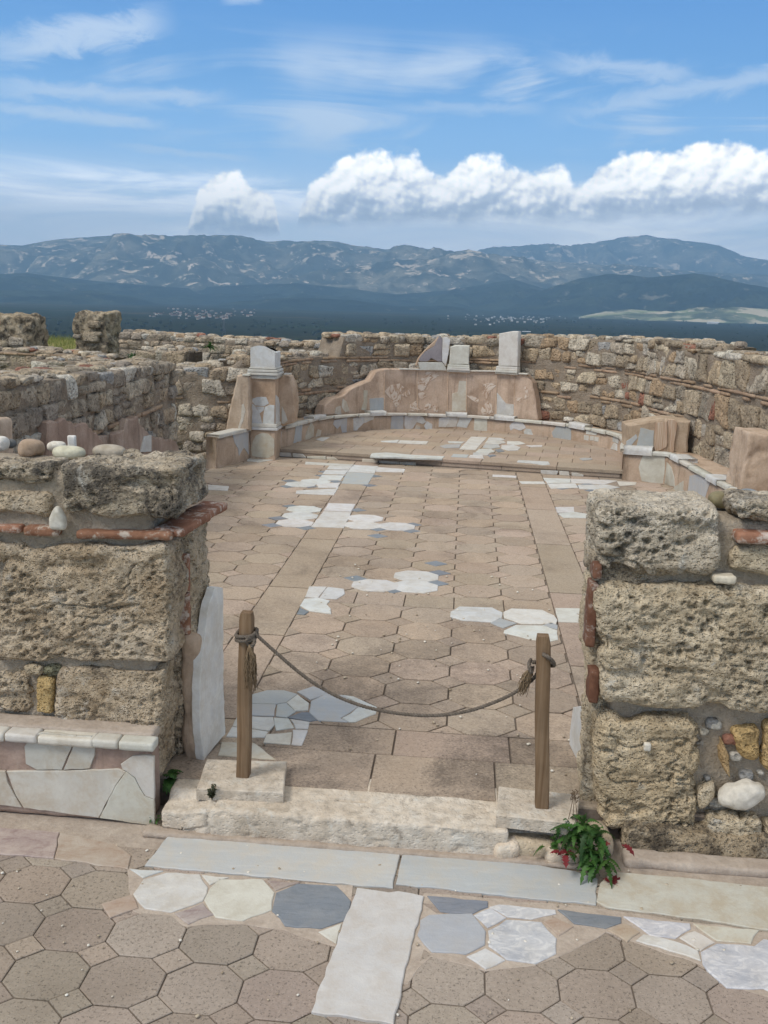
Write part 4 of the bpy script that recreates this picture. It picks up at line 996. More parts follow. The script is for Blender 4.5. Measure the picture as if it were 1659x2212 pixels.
pblock([(1562, 1598), (1580, 1640), (1576, 1680), (1560, 1655)], 69, 'trav_pale', rp, RY, .1, r=.008, holes=.3, tint=(.9, .75, .55))
a = Acc(); c = g(1602, 1718); 
u, F = boxgrid(16, 12, 12); v = u/np.linalg.norm(u, axis=1, keepdims=True); v = np.sign(v)*np.abs(v)**.85; p = v*np.array([.086, .05, .054]); p[:, 2] += .25*p[:, 0]
a.add(p + v*(.02*fbm(p, 14, 3, 5))[:, None] + c, F, (.80, .77, .72)); a.build('white_stone', M['pebble'], rp)
a = Acc(); c = g(1562, 1249); rstone(a, c+np.array([0, .0, 0]), (.04, .03, .016), 72, .01, .008, (.75, .70, .60), 0, .3); a.build('white_stone', M['pebble'], rp)
a = Acc(); c = g(1597, 1592); rstone(a, g(1597, 1592)*0+g(1395, 1605)+np.array([0, -.03, 0]), (.013, .012, .016), 73, .008, .005, (.85, .82, .76), 0, .2); a.build('white_stone', M['pebble'], rp)
r = random.Random(9)
for k in range(26):
    q = (r.uniform(1505, 1700), r.choice((r.uniform(1560, 1700), r.uniform(1740, 1835)))); s = r.uniform(.008, .02)
    c = g(*q); a = Acc(); rstone(a, c + np.array([0, .045, 0]), (s*1.4, .02, s), k, s*.7, .008, random.Random(k).choice(PALE), 0, .2); a.build('small_stone', M['rubble'], rp)
# weathered footing course
a = Acc(); q0 = g(1335, 1830); p, n, F = rblock(1.25, .10, .052, .03, .012); a.add(pitted(p + np.array([q0[0]+1.25, RY+.02, .045]), n, 81, .8), F, (.85, .8, .72)); a.build('footing_stone', M['trav_dark'], rp)
a = Acc(); p, n, F = rblock(1.25, .045, .02, .012, .014); a.add(rough(p, n, .010, 12, 82, 4) + np.array([q0[0]+1.25, RY-.115, .006]), F); a.build('mortar_skirt', M['bed'], rp)
a = Acc(); fill_stones(a, 1.32, 3.1, .1, 1.26, RY+.02, 15); a.build('rubble_facing', M['rubble'], rp)
ZR = 1.285
pebble('olive brown rounded stone on the right pier top', (1553, 1090), ZR, (.040, .04, .033), (.30, .27, .17), 12, grp='stones lying on the pier tops')
pebble('large blue-grey rounded stone on the right pier top', (1614, 1090), ZR, (.052, .045, .036), (.27, .31, .36), 13)
pebble('pale beige stone between olive and blue-grey stones on the right pier', (1580, 1082), ZR, (.03, .04, .03), (.55, .48, .38), 14)
pebble('tan stone at the right edge on the right pier top', (1662, 1088), ZR, (.045, .04, .026), (.58, .46, .33), 15)

# ---- small marble slab at the foot of the right jamb
o0 = gp(1245, 1668, ZF); a = Acc(); t2 = thing('marble_slab', 'thin white marble slab standing against the foot of the right jamb', 'marble slab', o0)
nn = np.array([-1.0, -.12, 0]); nn /= np.linalg.norm(nn); du = np.array([-nn[1], nn[0], 0])
def uv2(q): h = hitp(q, o0, nn) - o0; return (float(np.dot(h, du)), float(h[2]))
slab2d(a, [( .16, 0), (.16, .2), (.10, .255), (.03, .265), (-.14, .18), (-.16, .05), (-.15, 0)], plane_map(o0+np.array([.015, .1, 0]), du, (0, 0, 1)), .022, .003)
sharp(a.build('marble_plate', M['white'], t2))
a = Acc(); p, n, F = rblock(.03, .15, .11, .02, .014); a.add(rough(p, n, .01, 12, 3) + o0 + np.array([.07, .1, .11]), F); a.build('mortar_backing', M['plaster'], t2)

# ------------------------------------------------------------------ worn doorway sill
def build_sill():
    p, n, F = rblock(.655, .165, .062, .013, .0065)
    c = np.array([-.415, 3.285, .054]); p = p + c
    d = .011*fbm(p, 4, 3, 2) + .0018*fbm(p, 30, 3, 3)
    d -= .007*sst(fbm(p*np.array([1, 1, 3]), 16, 3, 6), .2, .55)*(n[:, 1] < -.3)
    q = p + n*d[:, None]
    q[:, 1] += .045*q[:, 0]*(0)
    # lower worn shelf along the front left, a cut slot and a crack
    sh = sst(q[:, 0], -1.08, -1.04)*sst(q[:, 0], -.95, -.90)
    top = n[:, 2] > .3
    s0 = gp(762, 1732, .11); q[:, 2] -= .035*top*sst(.062-np.abs(q[:, 0]-s0[0]), 0, .012)*sst(.012-np.abs(q[:, 1]-s0[1]), 0, .007)
    cx = gp(458, 1745, .1)[0] + .008*np.sin(q[:, 1]*60) + .006*np.sin(q[:, 2]*70)
    q -= n*(.012*sst(.0055-np.abs(q[:, 0]-cx), 0, .004)*((q[:, 1] < 3.23)))[:, None]
    q[:, 2] -= .03*(1-sst(q[:, 0], -1.02, -.86))*sst(3.25-q[:, 1], 0, .04)*(q[:, 2] > .04)
    q[:, 1] += .02*(1-np.clip((q[:, 0]+1.07)/.2, 0, 1))
    t = thing('stone_sill', 'worn beige stone doorway sill with a cut slot between the two posts', 'doorstep', (-.415, 3.285, 0))
    a = Acc(); a.add(q, F); a.build('sill_block', M['sill'], t)
    for k, (x, y, hx, hy, hz, tn) in enumerate(((.30, 3.20, .11, .07, .04, (1, .95, .85)), (.44, 3.17, .07, .06, .035, (1.05, 1, .95)), (.36, 3.30, .18, .1, .05, (.9, .85, .8)), (.55, 3.25, .08, .08, .04, (.85, .8, .72)), (.235, 3.15, .05, .04, .04, (1.1, 1.05, 1.0)))):
        a = Acc(); rstone(a, (x, y, hz*.8), (hx, hy, hz), 90+k, .03, .012, tn, .1, .25); a.build('broken_end', M['sill'], t)
    a = Acc(); p, n, F = rblock(.85, .03, .012, .008, .012); a.add(rough(p, n, .006, 20, 8) + np.array([-.28, 3.125, .004]), F, (.9, .88, .86)); a.build('mortar_edge', M['bed'], t)
build_sill()

# ------------------------------------------------------------------ rope posts and rope
def rope_post(label, base, top, quad, zt, th, w=.05):
    base = np.array(base); top = np.array(top)
    t = thing('rope_post', label, 'post', (base[0], base[1], zt-th), 'square wooden rope posts on stone bases')
    a = Acc(); slab2d(a, wobble(quad, .002, .06, 3), floor_map(zt), th, .005, (.95, .95, .95)); sharp(a.build('base_slab', M['sill'], t))
    u, F = boxgrid(4, 4, 24); h = top[2]-base[2]
    xy = u[:, :2].copy(); e = (np.abs(xy) > .9).all(axis=1)
    X = np.where(np.abs(xy) > .9, np.sign(xy), np.sign(xy)*(np.abs(xy) > .4)*.82)
    X[e] = np.sign(xy[e])*.93
    zz = (u[:, 2]+1)/2
    k = np.where(zz > .985, .82, 1.0)
    P_ = np.stack([X[:, 0]*w/2*k, X[:, 1]*w/2*k, zz*h], 1)
    P_[:, 0] += (top[0]-base[0])*zz + .0015*np.sin(zz*9); P_[:, 1] += (top[1]-base[1])*zz
    a = Acc(); a.add(P_ + base, F); sharp(a.build('post', M['wood'], t), 40)
    return t
b1 = gp(526, 1674, .16); b2 = gp(1170, 1740, .165)
t1 = aty(533, 1322, b1[1]); t2_ = aty(1173, 1372, b2[1])
rope_post('weathered square wooden post at the left, rope wrapped round it with a long frayed tassel', b1, t1, [(-.944, 3.19), (-.612, 3.204), (-.645, 3.452), (-.968, 3.425)], .16, .048)
rope_post('weathered square wooden post at the right with the rope drawn through a hole', b2, t2_, [(.192, 3.150), (.478, 3.128), (.515, 3.34), (.207, 3.362)], .165, .05)
def rope_path(pts, per=8):
    pts = [np.array(p) for p in pts]; out = []
    for i in range(len(pts)-1):
        p0, p1, p2, p3 = pts[max(i-1, 0)], pts[i], pts[i+1], pts[min(i+2, len(pts)-1)]
        for k in range(per):
            t = k/per; out.append(.5*((2*p1)+(p2-p0)*t+(2*p0-5*p1+4*p2-p3)*t*t+(3*p1-p0-3*p2+p3)*t**3))
    out.append(pts[-1]); return out
def twist(acc, path, R=.0068, pitch=.035):
    # resample evenly, lay three strands
    P = np.array(path); seg = np.linalg.norm(np.diff(P, axis=0), axis=1); s = np.concatenate([[0], np.cumsum(seg)])
    n = int(s[-1]/.0045)+2; S_ = np.linspace(0, s[-1], n); Pn = np.stack([np.interp(S_, s, P[:, k]) for k in range(3)], 1)
    T = np.gradient(Pn, axis=0); T /= np.linalg.norm(T, axis=1, keepdims=True)
    ref = np.array([0, 1.0, 0.001]); 
    A = np.cross(T, ref); A /= np.maximum(np.linalg.norm(A, axis=1, keepdims=True), 1e-6); B = np.cross(T, A)
    for k in range(3):
        ph = 2*math.pi*(S_/pitch + k/3)
        tube(acc, list(Pn + (A*np.cos(ph)[:, None] + B*np.sin(ph)[:, None])*R*.5), R*.58, 6)
def build_rope():
    t = thing('rope', 'twisted brown hemp rope sagging between the two wooden posts', 'rope', (b1+b2)/2*np.array([1, 1, 0])+np.array([0, 0, .4]))
    pl = [(548, 1366), (600, 1413), (660, 1463), (720, 1500), (780, 1524), (840, 1538), (905, 1545), (960, 1544), (1010, 1536), (1060, 1520), (1110, 1497), (1150, 1468), (1168, 1440)]
    pts = []
    for q in pl:
        k = (q[0]-548)/(1168-548); pts.append(aty(q[0], q[1], (b1[1]-.02)*(1-k) + (b2[1]+.02)*k))
    a = Acc(); twist(a, rope_path(pts)); a.build('rope_length', M['rope'], t)
    a = Acc(); c = aty(533, 1372, b1[1])
    for dz in (-.006, .010):
        loop = [c + np.array([.037*math.copysign(abs(math.cos(x))**.6, math.cos(x)), .037*math.copysign(abs(math.sin(x))**.6, math.sin(x)), dz + .006*math.sin(x+1)]) for x in np.linspace(0, 2*math.pi, 26)]
        twist(a, loop, .0075)
    kn = c + np.array([.022, -.035, -.012])
    twist(a, [kn + np.array([.016*math.cos(x), .006*math.sin(2*x), .016*math.sin(x)]) for x in np.linspace(0, 7, 22)], .007)
    a.build('knot', M['rope'], t)
    def tassel(o, L, n, spread, lean, seed, nm='tassel'):
        r = random.Random(seed); a = Acc()
        for k in range(n):
            an = r.uniform(0, 6.28); rr = spread*math.sqrt(r.random()); l = L*r.uniform(.55, 1.05); p = [np.array(o)]
            for j in range(1, 8):
                f = j/7; w = min(1, f*2.2)
                p.append(np.array(o) + np.array([math.cos(an)*rr*w + lean[0]*f + r.uniform(-.004, .004), math.sin(an)*rr*w*.7 + lean[1]*f + r.uniform(-.003, .003), -l*f]))
            tube(a, p, [.0022*(1-.6*j/7) for j in range(8)], 4)
        a.build(nm, M['tassel'], t)
    tassel(kn + np.array([-.002, -.006, -.01]), .175, 90, .024, (.006, 0), 4)
    h = aty(1174, 1414, b2[1]-.03)
    a = Acc(); e = pts[-1]
    loop = rope_path([h + np.array([0, .006, 0]), h + np.array([.012, -.012, -.002]), h + np.array([.033, -.002, -.022]), h + np.array([.042, .025, -.048]), h + np.array([.030, .060, -.062]), h + np.array([.0, .066, -.058]), h + np.array([-.03, .05, -.05])])
    twist(a, loop, .0078); 
    twist(a, rope_path([h + np.array([-.038, .06, -.045]), h + np.array([-.046, .03, -.055]), h + np.array([-.038, .02, -.078]), h + np.array([-.03, .05, -.07])]), .0075)
    a.build('knot', M['rope'], t)
    tassel(h + np.array([-.038, .03, -.066]), .105, 60, .018, (-.028, -.004), 8)
    # dark drilled hole ring
build_rope()

# ------------------------------------------------------------------ plants
def leaf_mesh(acc, o, dirv, L, wd, droop, lobes, tint, r, fold=.25):
    d = np.array(dirv, float); d /= np.linalg.norm(d); side = np.cross(d, [0, 0, 1.0]); side /= max(np.linalg.norm(side), 1e-6); up = np.cross(side, d)
    n = 2*lobes+6; V = []; F = []
    for i in range(n+1):
        f = i/n; c = np.array(o) + d*L*f + np.array([0, 0, -droop*L*f*f]) + up*(.05*L*math.sin(f*3.1))
        env = math.sin(math.pi*min(1, f**.75*.98+.02))**.7
        if f < .18: env *= .3
        lob = 1.0 if i % 2 == 0 else .36
        w = wd*env*lob*(r.uniform(.85, 1.15)) + .0012
        sh = d*(-.05*L if i % 2 == 0 else 0)
        V += [c + side*w + up*fold*w + sh, c, c - side*w + up*fold*w + sh]
    for i in range(n):
        a = 3*i; F += [(a, a+1, a+4, a+3), (a+1, a+2, a+5, a+4)]
    acc.add(np.array(V), F, tint)
def bush(name, label, cat, o, spots, L, wd, seed, red, stalks, lobes=4):
    r = random.Random(seed); t = thing(name, label, cat, o); a = Acc(); b = Acc(); o = np.array(o)
    for (dx, dy, dz, n) in spots:
        for k in range(n):
            an = r.uniform(0, 6.28); el = r.uniform(-.5, 1.45); l = r.uniform(*L); tn = r.uniform(.5, 1.45); c = o + np.array([dx, dy, dz]) + np.array([r.gauss(0, .014), r.gauss(0, .014), r.gauss(0, .012)])
            leaf_mesh(a, c, (math.cos(an)*math.cos(el), math.sin(an)*math.cos(el)*.8 - .15, math.sin(el)), l, wd*r.uniform(.7, 1.25), r.uniform(.2, 1.0), lobes, (tn*r.uniform(.85, 1.2), tn, tn*.9), r, r.uniform(-.1, .5))
    for (dx, dy, dz, n) in red:
        for k in range(n):
            an = r.uniform(0, 6.28); tn = r.uniform(.6, 1.3)
            leaf_mesh(b, o + np.array([dx, dy, dz]) + np.array([r.gauss(0, .012), r.gauss(0, .008), 0]), (math.cos(an), -.5+.6*math.sin(an), r.uniform(-.5, .3)), r.uniform(.03, .06), .016, .4, 2, (tn, tn, tn), r)
    sharp(a.build('leaves', M['leaf'], t), 60); b.build('red_leaves', M['redleaf'], t); s = Acc()
    for k in range(stalks):
        base = o + np.array([-.07+.02*k, .03, .05]); p = [base + np.array([-.02*f*(k-1), .01*f, .14*f]) for f in np.linspace(0, 1, 6)]; tube(s, p, .0014, 5)
        for j in range(6):
            c = p[-1] + np.array([r.uniform(-.012, .012), 0, -r.uniform(0, .05)]); tube(s, [c, c+np.array([r.uniform(-.01, .01), 0, .01])], [.0014, .0026], 5)
    for (dx, dy, dz, n) in spots: tube(s, [o + np.array([0, .02, -.02]), o + np.array([dx*.6, dy*.6+.01, dz*.4]), o + np.array([dx, dy, dz])], .003, 5)
    s.build('dry_stalks', M['twig'], t); return t
def rosette(name, label, cat, o, nl, L, wd, seed, red=0, elev=(.1, 1.3), azr=(0, 6.28), lobes=4, grp=None, stalks=0, mat='leaf'):
    r = random.Random(seed); t = thing(name, label, cat, o, grp); a = Acc(); b = Acc(); o = np.array(o)
    for k in range(nl):
        an = r.uniform(*azr); el = r.uniform(*elev); l = r.uniform(*L)
        dv = (math.cos(an)*math.cos(el), math.sin(an)*math.cos(el), math.sin(el)); tn = r.uniform(.6, 1.35)
        is_red = k < red
        if is_red: an = r.choice((-2.2, -1.1, -2.6, -.5)) + r.uniform(-.2, .2); dv = (math.cos(an)*.8, math.sin(an)*.8, .12)
        leaf_mesh(b if is_red else a, o + np.array([r.uniform(-.02, .02), r.uniform(-.02, .02), r.uniform(0, .03)]), dv, l*(.85 if is_red else 1), wd*r.uniform(.8, 1.2), r.uniform(.25, .7), lobes, (tn, tn, tn), r)
    sharp(a.build('leaves', M[mat], t), 60)
    if red: b.build('red_leaves', M['redleaf'], t)
    if stalks:
        s = Acc()
        for k in range(stalks):
            an = r.uniform(0, 6.28); l = r.uniform(.16, .24); base = o + np.array([r.uniform(-.05, .0), .02, .02])
            p = [base + np.array([math.cos(an)*.03*f - .03*f, math.sin(an)*.02*f, l*f]) for f in np.linspace(0, 1, 6)]
            tube(s, p, .0014, 5)
            for j in range(5):
                c = p[-1] + np.array([r.uniform(-.012, .012), r.uniform(-.01, .01), -r.uniform(0, .05)]); tube(s, [c, c+np.array([r.uniform(-.01, .01), 0, .012])], [.0014, .0028], 5)
        s.build('dry_stalks', M['twig'], t)
    return t
po = gp(1266, 1826, .085)
bush('weed', 'large leafy green weed with some dark red leaves at the foot of the right pier', 'plant', po, [(-.01, 0, .07, 26), (.035, -.01, .05, 22), (-.055, .0, .05, 18), (.01, -.05, .0, 24), (.05, -.05, -.02, 18), (0, -.08, -.05, 16), (-.11, -.01, .01, 10)], (.035, .095), .0145, 5, [(-.085, -.04, -.01, 4), (.075, -.09, -.07, 4), (.09, -.02, .03, 2)], 3, 5)
rosette('weed', 'low dark green weed in the corner at the foot of the left jamb', 'plant', gp(366, 1690, .09), 44, (.04, .09), .016, 8, 0, (-.2, 1.1), (-1.8, 1.6), 3)
rosette('weed', 'tiny green tuft at the lower right corner of the marble bench', 'plant', gp(338, 1778, .0), 12, (.015, .035), .004, 9, 0, (.2, 1.4), lobes=2)
def sprig():
    o = gp(458, 1728, .115); t = thing('sprig', 'small grey-green bushy sprig growing from the crack in the sill', 'plant', o); r = random.Random(3); a = Acc(); s = Acc()
    for k in range(9):
        an = r.uniform(0, 6.28); tip = o + np.array([.016*math.cos(an), .012*math.sin(an), r.uniform(.035, .065)]); tube(s, [o, (o+tip)/2+np.array([0, 0, .004]), tip], .0012, 5)
        for j in range(22):
            f = r.uniform(.25, 1); c = o + (tip-o)*f; b_ = r.uniform(0, 6.28)
            leaf_mesh(a, c, (math.cos(b_), math.sin(b_), r.uniform(.1, .9)), r.uniform(.008, .016), .0028, .2, 1, (r.uniform(.6, 1.3),)*3, r)
    a.build('leaves', M['sage'], t); s.build('stems', M['twig'], t)
sprig()

# loose grit on the paving
def build_grit():
    r = random.Random(31); a = Acc()
    for k in range(240):
        if r.random() < .6: x, y, z = r.uniform(-1.9, 1.4), r.uniform(2.2, 3.12), 0.0
        else: x, y, z = r.uniform(-.9, .6), r.uniform(3.5, 6.5), ZF
        s = r.uniform(.0018, .0048)*(1 if z == 0 else 1.4); p, n, F = rblock(s*r.uniform(.8, 1.7), s, s*.7, s*.5, s*1.1)
        a.add(rotz(p, r.uniform(0, 3)) + np.array([x, y, z+s*.6+.003]), F, r.choice([(.85, .82, .76), (.6, .52, .42), (.45, .38, .3), (.9, .88, .84)]))
    o = a.build('grit', M['pebble']); tag(o, 'pale grit and tiny stone crumbs scattered over the paving', 'grit', kind='stuff')
build_grit()
# ------------------------------------------------------------------ paths for walls seen from inside, left to right
class Path:
    def __init__(s, pts):
        s.p = np.array(pts, float); s.L = np.concatenate([[0], np.cumsum(np.linalg.norm(np.diff(s.p, axis=0), axis=1))]); s.len = s.L[-1]
        t = np.gradient(s.p, axis=0); t /= np.linalg.norm(t, axis=1, keepdims=True)
        if len(pts) > 8:
            for _ in range(2): t[1:-1] = (t[:-2]+2*t[1:-1]+t[2:])/4
            t /= np.linalg.norm(t, axis=1, keepdims=True)
        s.t = t
    def tan(s, u):
        a = np.array([np.interp(u, s.L, s.t[:, k]) for k in (0, 1)]); return a/np.linalg.norm(a)
    def at(s, u, d=0.0):
        """d: metres behind the visible face"""
        x = np.array([np.interp(u, s.L, s.p[:, k]) for k in (0, 1)])
        t = s.tan(u); e = 0
        if u < 0: x = s.p[0] + t*u
        if u > s.len: x = s.p[-1] + t*(u-s.len)
        return x + np.array([-t[1], t[0]])*d
    def hit(s, px, py, d=0.0):
        r = ray(px, py); best = None
        U = np.linspace(-.6, s.len+.6, 260); Q_ = np.array([s.at(u, d) for u in U])
        cr = Q_[:, 0]*r[1] - Q_[:, 1]*r[0]
        for i in range(len(U)-1):
            if cr[i]*cr[i+1] <= 0 and Q_[i][1] > 0:
                f = cr[i]/(cr[i]-cr[i+1]+1e-12); q = Q_[i]+(Q_[i+1]-Q_[i])*f
                k = np.dot(q, r[:2])/np.dot(r[:2], r[:2])
                if best is None or k > best[2]: best = (U[i]+(U[i+1]-U[i])*f, CAMZ+r[2]*k, k)
        return best[:2] if best else None
    def sub(s, d):
        U = np.linspace(0, s.len, 120); return Path([s.at(u, d) for u in U])
def arc(cx, cy, rx, ry, a0, a1, n):
    return [(cx+rx*math.cos(math.radians(a)), cy+ry*math.sin(math.radians(a))) for a in np.linspace(a0, a1, n)]
DADO = Path([(-2.20, 11.02), (-2.08, 11.3)] + arc(0, 11.5, 1.98, 1.88, 172, 8, 50) + [(1.93, 11.3), (1.84, 10.9), (1.79, 10.5)])
ZA = .215
def strip(a, path, s0, s1, z0, ztop, d, th, res=.05, amp=.008, seed=1, tint=(1, 1, 1), mi=0, fr=8):
    n = max(2, int((s1-s0)/res)); U = np.linspace(s0, s1, n+1); V = []
    zs = [ztop(u) if callable(ztop) else ztop for u in U]; m = max(2, int((max(zs)-z0)/res)); k = max(2, int(th/res))
    prof = []
    for u, zt in zip(U, zs):
        col = [(d, z0+(zt-z0)*j/m) for j in range(m+1)] + [(d+th*j/k, zt) for j in range(1, k+1)] + [(d+th, z0)]
        prof.append([(*path.at(u, dd), zz) for dd, zz in col])
    w = len(prof[0]); V = np.array(prof).reshape(-1, 3); F = []
    for i in range(n):
        for j in range(w-1): F.append((i*w+j, (i+1)*w+j, (i+1)*w+j+1, i*w+j+1))
    F.append(tuple(range(w))[::-1]); F.append(tuple(range(n*w, (n+1)*w)))
    if amp:
        q = np.stack([fbm(V, fr, 3, seed+k_) for k_ in range(3)], 1); V = V + q*amp
    a.add(V, F, tint, mi)
def rubble_wall(name, label, path, z0, ztop, thick, seed, wl=(.16, .36), hr=(.10, .20), bands=(), d=0.0, group=None, cat='stone wall', skip=None, pal=TRAV, topst=True, res=.03, core='mortar_dark', vert=False):
    r = random.Random(seed)
    mid = path.at(path.len/2, d+thick/2); o = (mid[0], mid[1], z0)
    t = thing(name, label, cat, o, group)
    zt = ztop if callable(ztop) else (lambda u: ztop)
    a = Acc(); strip(a, path, 0, path.len, z0, lambda u: zt(u)-.035, d+.016, thick-.02, .045, .022, seed, (1, 1, 1), 0, 11); a.build('mortar_core', M[core], t)
    st = Acc(); br = Acc(); zmax = max(zt(u) for u in np.linspace(0, path.len, 40)); z = z0 + .01; bi = 0; bands = sorted(bands)
    def put(acc, u0, u1, zl, h, dep, tint, rr=None, prot=0, amp=.16):
        u = (u0+u1)/2; tn = path.tan(u); an = math.atan2(tn[1], tn[0]); xy = path.at(u, d+dep/2-prot)
        hx, hz = (u1-u0)/2-.001, h/2-.001
        p, n, F = rblock(hx, dep/2, hz, rr or min(r.uniform(.012, .035), .3*h), res)
        s = r.randrange(99999); hm = min(u1-u0, h)
        if rr is None:
            U_, W_ = p[:, 0]/hx, p[:, 2]/hz; k = [r.uniform(-.16, .16) for _ in range(4)]; kz = [r.uniform(-.16, .16) for _ in range(4)]
            p[:, 0] += hx*(k[0]*W_ + k[1]*U_*W_ + k[2]*(W_*W_-.5)*U_); p[:, 2] += hz*(kz[0]*U_ + kz[1]*U_*W_ + kz[2]*(U_*U_-.4)*W_)
            p[:, 1] += dep*.12*(r.uniform(-1, 1)*U_ + r.uniform(-1, 1)*W_)
            p = rough(p, n, amp*hm*.62, .9/max(hm, .03), s, 3); p = rough(p, n, .014, 19, s+3, 3)
        else: p = rough(p, n, .005, 18, s, 2)
        acc.add(rotz(p, an+r.uniform(-.05, .05)) + np.array([xy[0], xy[1], zl+h/2]), F, tint)
    while z < zmax-.03:
        if bi < len(bands) and z >= bands[bi][0]:
            for k in range(bands[bi][1]):
                u = 0; h = r.uniform(.03, .042)
                while u < path.len-.05:
                    w = min(r.uniform(.14, .3), path.len-u)
                    if z+h < zt(u+w/2) and r.random() > .34 and not (skip and skip(u+w/2, z)):
                        put(br, u, u+w, z, h, .12, tint_r(r, .2), .006, r.uniform(-.004, .012), .05)
                    u += w
                z += h+.008
            bi += 1; continue
        h = r.uniform(*hr); u = 0
        if zmax - (z+h) < .06: h = zmax-z
        while u < path.len-.03:
            w = min(r.uniform(*wl), path.len-u)
            if path.len-u-w < .07: w = path.len-u
            c = u+w/2; hh = min(h, zt(c)-z)
            if hh > .045 and not (skip and skip(c, z+hh/2)):
                f = r.random(); tn = r.choice(pal)
                if r.random() < .12: tn = r.choice(PALE)
                if f < .16 and hh > .12:
                    k = hh*r.uniform(.4, .6); put(st, u, u+w, z, k, .15, tn, prot=r.uniform(-.01, .015)); put(st, u, u+w*r.uniform(.7, 1), z+k, hh-k, .15, r.choice(pal), prot=r.uniform(-.01, .015))
                elif f < .24 and w > .2:
                    k = r.uniform(.6, .75); put(st, u, u+w*k, z, hh, .16, tn, prot=r.uniform(-.01, .02)); put(st, u+w*k, u+w, z+hh*.1, hh*.75, .12, r.choice(PALE), prot=0)
                else: put(st, u, u+w, z+r.uniform(-.016, .012), hh*r.uniform(.86, 1.06), .16, tn, prot=r.uniform(-.018, .03))
            u += w
        z += h
    st.build('stonework', M['rubble'], t)
    if br.n: br.build('brick_course', M['bricktan'], t)
    if topst:
        tp = Acc(); n = int(path.len*thick/.017)
        for k in range(n):
            u = r.uniform(.05, path.len-.05); dd = d + r.uniform(.12, thick-.06); xy = path.at(u, dd); s = r.uniform(.03, .075)
            if skip and skip(u, zt(u)): continue
            rstone(tp, (xy[0], xy[1], zt(u)-.03+s*.15), (s*r.uniform(.8, 1.5), s, s*r.uniform(.4, .75)), r.randrange(9999), None, .022, r.choice(PALE[2:]+TRAV+TRAVG), r.uniform(0, 3), .25)
        tp.build('top_stones', M['rubble'], t)
    return t
def prof(path, d, pts):
    h = [path.hit(px, py, d) for px, py in pts]; h = sorted([q for q in h if q]); us = [q[0] for q in h]; zs = [q[1] for q in h]
    return lambda u: float(np.interp(u, us, zs))

# ------------------------------------------------------------------ raised apse floor with its step
def build_apse_floor():
    a = Acc(); r = random.Random(4)
    e0, e1 = np.array([-2.23, 11.02]), np.array([1.80, 10.48])
    out = [e0, e1] + [DADO.at(u, .04) for u in np.linspace(DADO.len, 0, 50)]
    dx = (e1-e0)/np.linalg.norm(e1-e0); dy = np.array([-dx[1], dx[0]])
    # oblong tiles laid along the step, then square tiles behind
    def inside(p):
        if np.dot(np.array(p)-e0, dy) < -.001: return False
        return (p[0]/2.06)**2 + (max(p[1]-11.5, 0)/1.96)**2 < 1
    y = 0
    for row, hgt in enumerate([.34] + [.30]*9):
        x = -.1 + (.2 if row % 2 else 0) - (.4 if row % 2 else 0); wd = .86 if row == 0 else .38
        while x < 4.3:
            c = [(x, y), (x+wd, y), (x+wd, y+hgt), (x, y+hgt)]
            g = .0022; cc = [(x+g, y+g), (x+wd-g, y+g), (x+wd-g, y+hgt-g), (x+g, y+hgt-g)]
            q = [e0 + dx*p[0] + dy*p[1] for p in cc]
            if sum(inside(p) for p in q) >= 2: slab2d(a, q, floor_map(ZA), .035, .004, tint_r(r, .08))
            x += wd
        y += hgt
    b = Acc(); V = [[p[0], p[1], ZA-.012] for p in out] + [[p[0], p[1], -.02] for p in out]; n = len(out)
    for k in (0, 1): V[k][0] += dy[0]*.02; V[k][1] += dy[1]*.02
    a.add(np.array(V), [tuple(range(n))] + [(i, i+n, (i+1) % n+n, (i+1) % n) for i in range(n)], (1, 1, 1), 1)
    # riser stones
    x = 0.0; L = np.linalg.norm(e1-e0); nrm = -dy
    while x < L-.05:
        w = min(r.choice((.55, .62, .7)), L-x); o = e0+dx*x
        slab2d(a, [(.003, 0), (w-.003, 0), (w-.003, ZA-ZF-.012), (.003, ZA-ZF-.012)], (lambda o_: (lambda u, v, w_: np.array([*(o_+dx*u+nrm*(.006+w_)-nrm*.02), ZF+v])))(o), .03, .005, tint_r(r, .1)); x += w
    o = sharp(a.build('apse_floor', [M['tile_room'], M['joint']])); tag(o, kind='structure')
    return e0, dx, nrm
E0, EDX, ENR = build_apse_floor()
CB = lambda L: [cB(*p) for p in L]
CA = lambda L: [cA(*p) for p in L]
inlay('white strip with white and blue octagon tiles on the raised apse floor', (), (),
      [(CB([(735, 915), (868, 917), (775, 1020), (638, 1016)]), 'white'), (CB([(545, 950), (688, 955), (660, 968), (555, 965)]), 'white'), (CB([(480, 990), (530, 978), (655, 975), (640, 1003), (520, 1006)]), 'midgrey'),
       (CB([(880, 920), (980, 925), (1015, 938), (960, 950), (870, 940)]), 'white'), (CB([(865, 945), (1000, 948), (1020, 962), (960, 975), (850, 968)]), 'white'), (CB([(1030, 950), (1130, 952), (1180, 970), (1120, 980), (1030, 975)]), 'white'),
       (CB([(850, 975), (960, 978), (975, 1000), (900, 1012), (830, 1000)]), 'grey'), (CB([(985, 985), (1080, 980), (1140, 1000), (1120, 1025), (1040, 1028), (980, 1010)]), 'white'),
       (CB([(800, 1015), (900, 1015), (930, 1035), (880, 1050), (770, 1042)]), 'white'), (CB([(755, 1045), (890, 1052), (870, 1066), (750, 1062)]), 'grey'), (CB([(870, 1066), (920, 1060), (942, 1070), (890, 1080)]), 'blue'), (CB([(930, 1022), (980, 1014), (1010, 1032), (960, 1042)]), 'blue')], ZA, .006, 31)
inlay('two thin white slabs near the back of the apse floor, left', (), (), [(CB([(-5, 950), (150, 940), (130, 962), (5, 956)]), 'white'), (CB([(155, 943), (388, 952), (370, 975), (135, 966)]), 'white')], ZA, .006, 32)
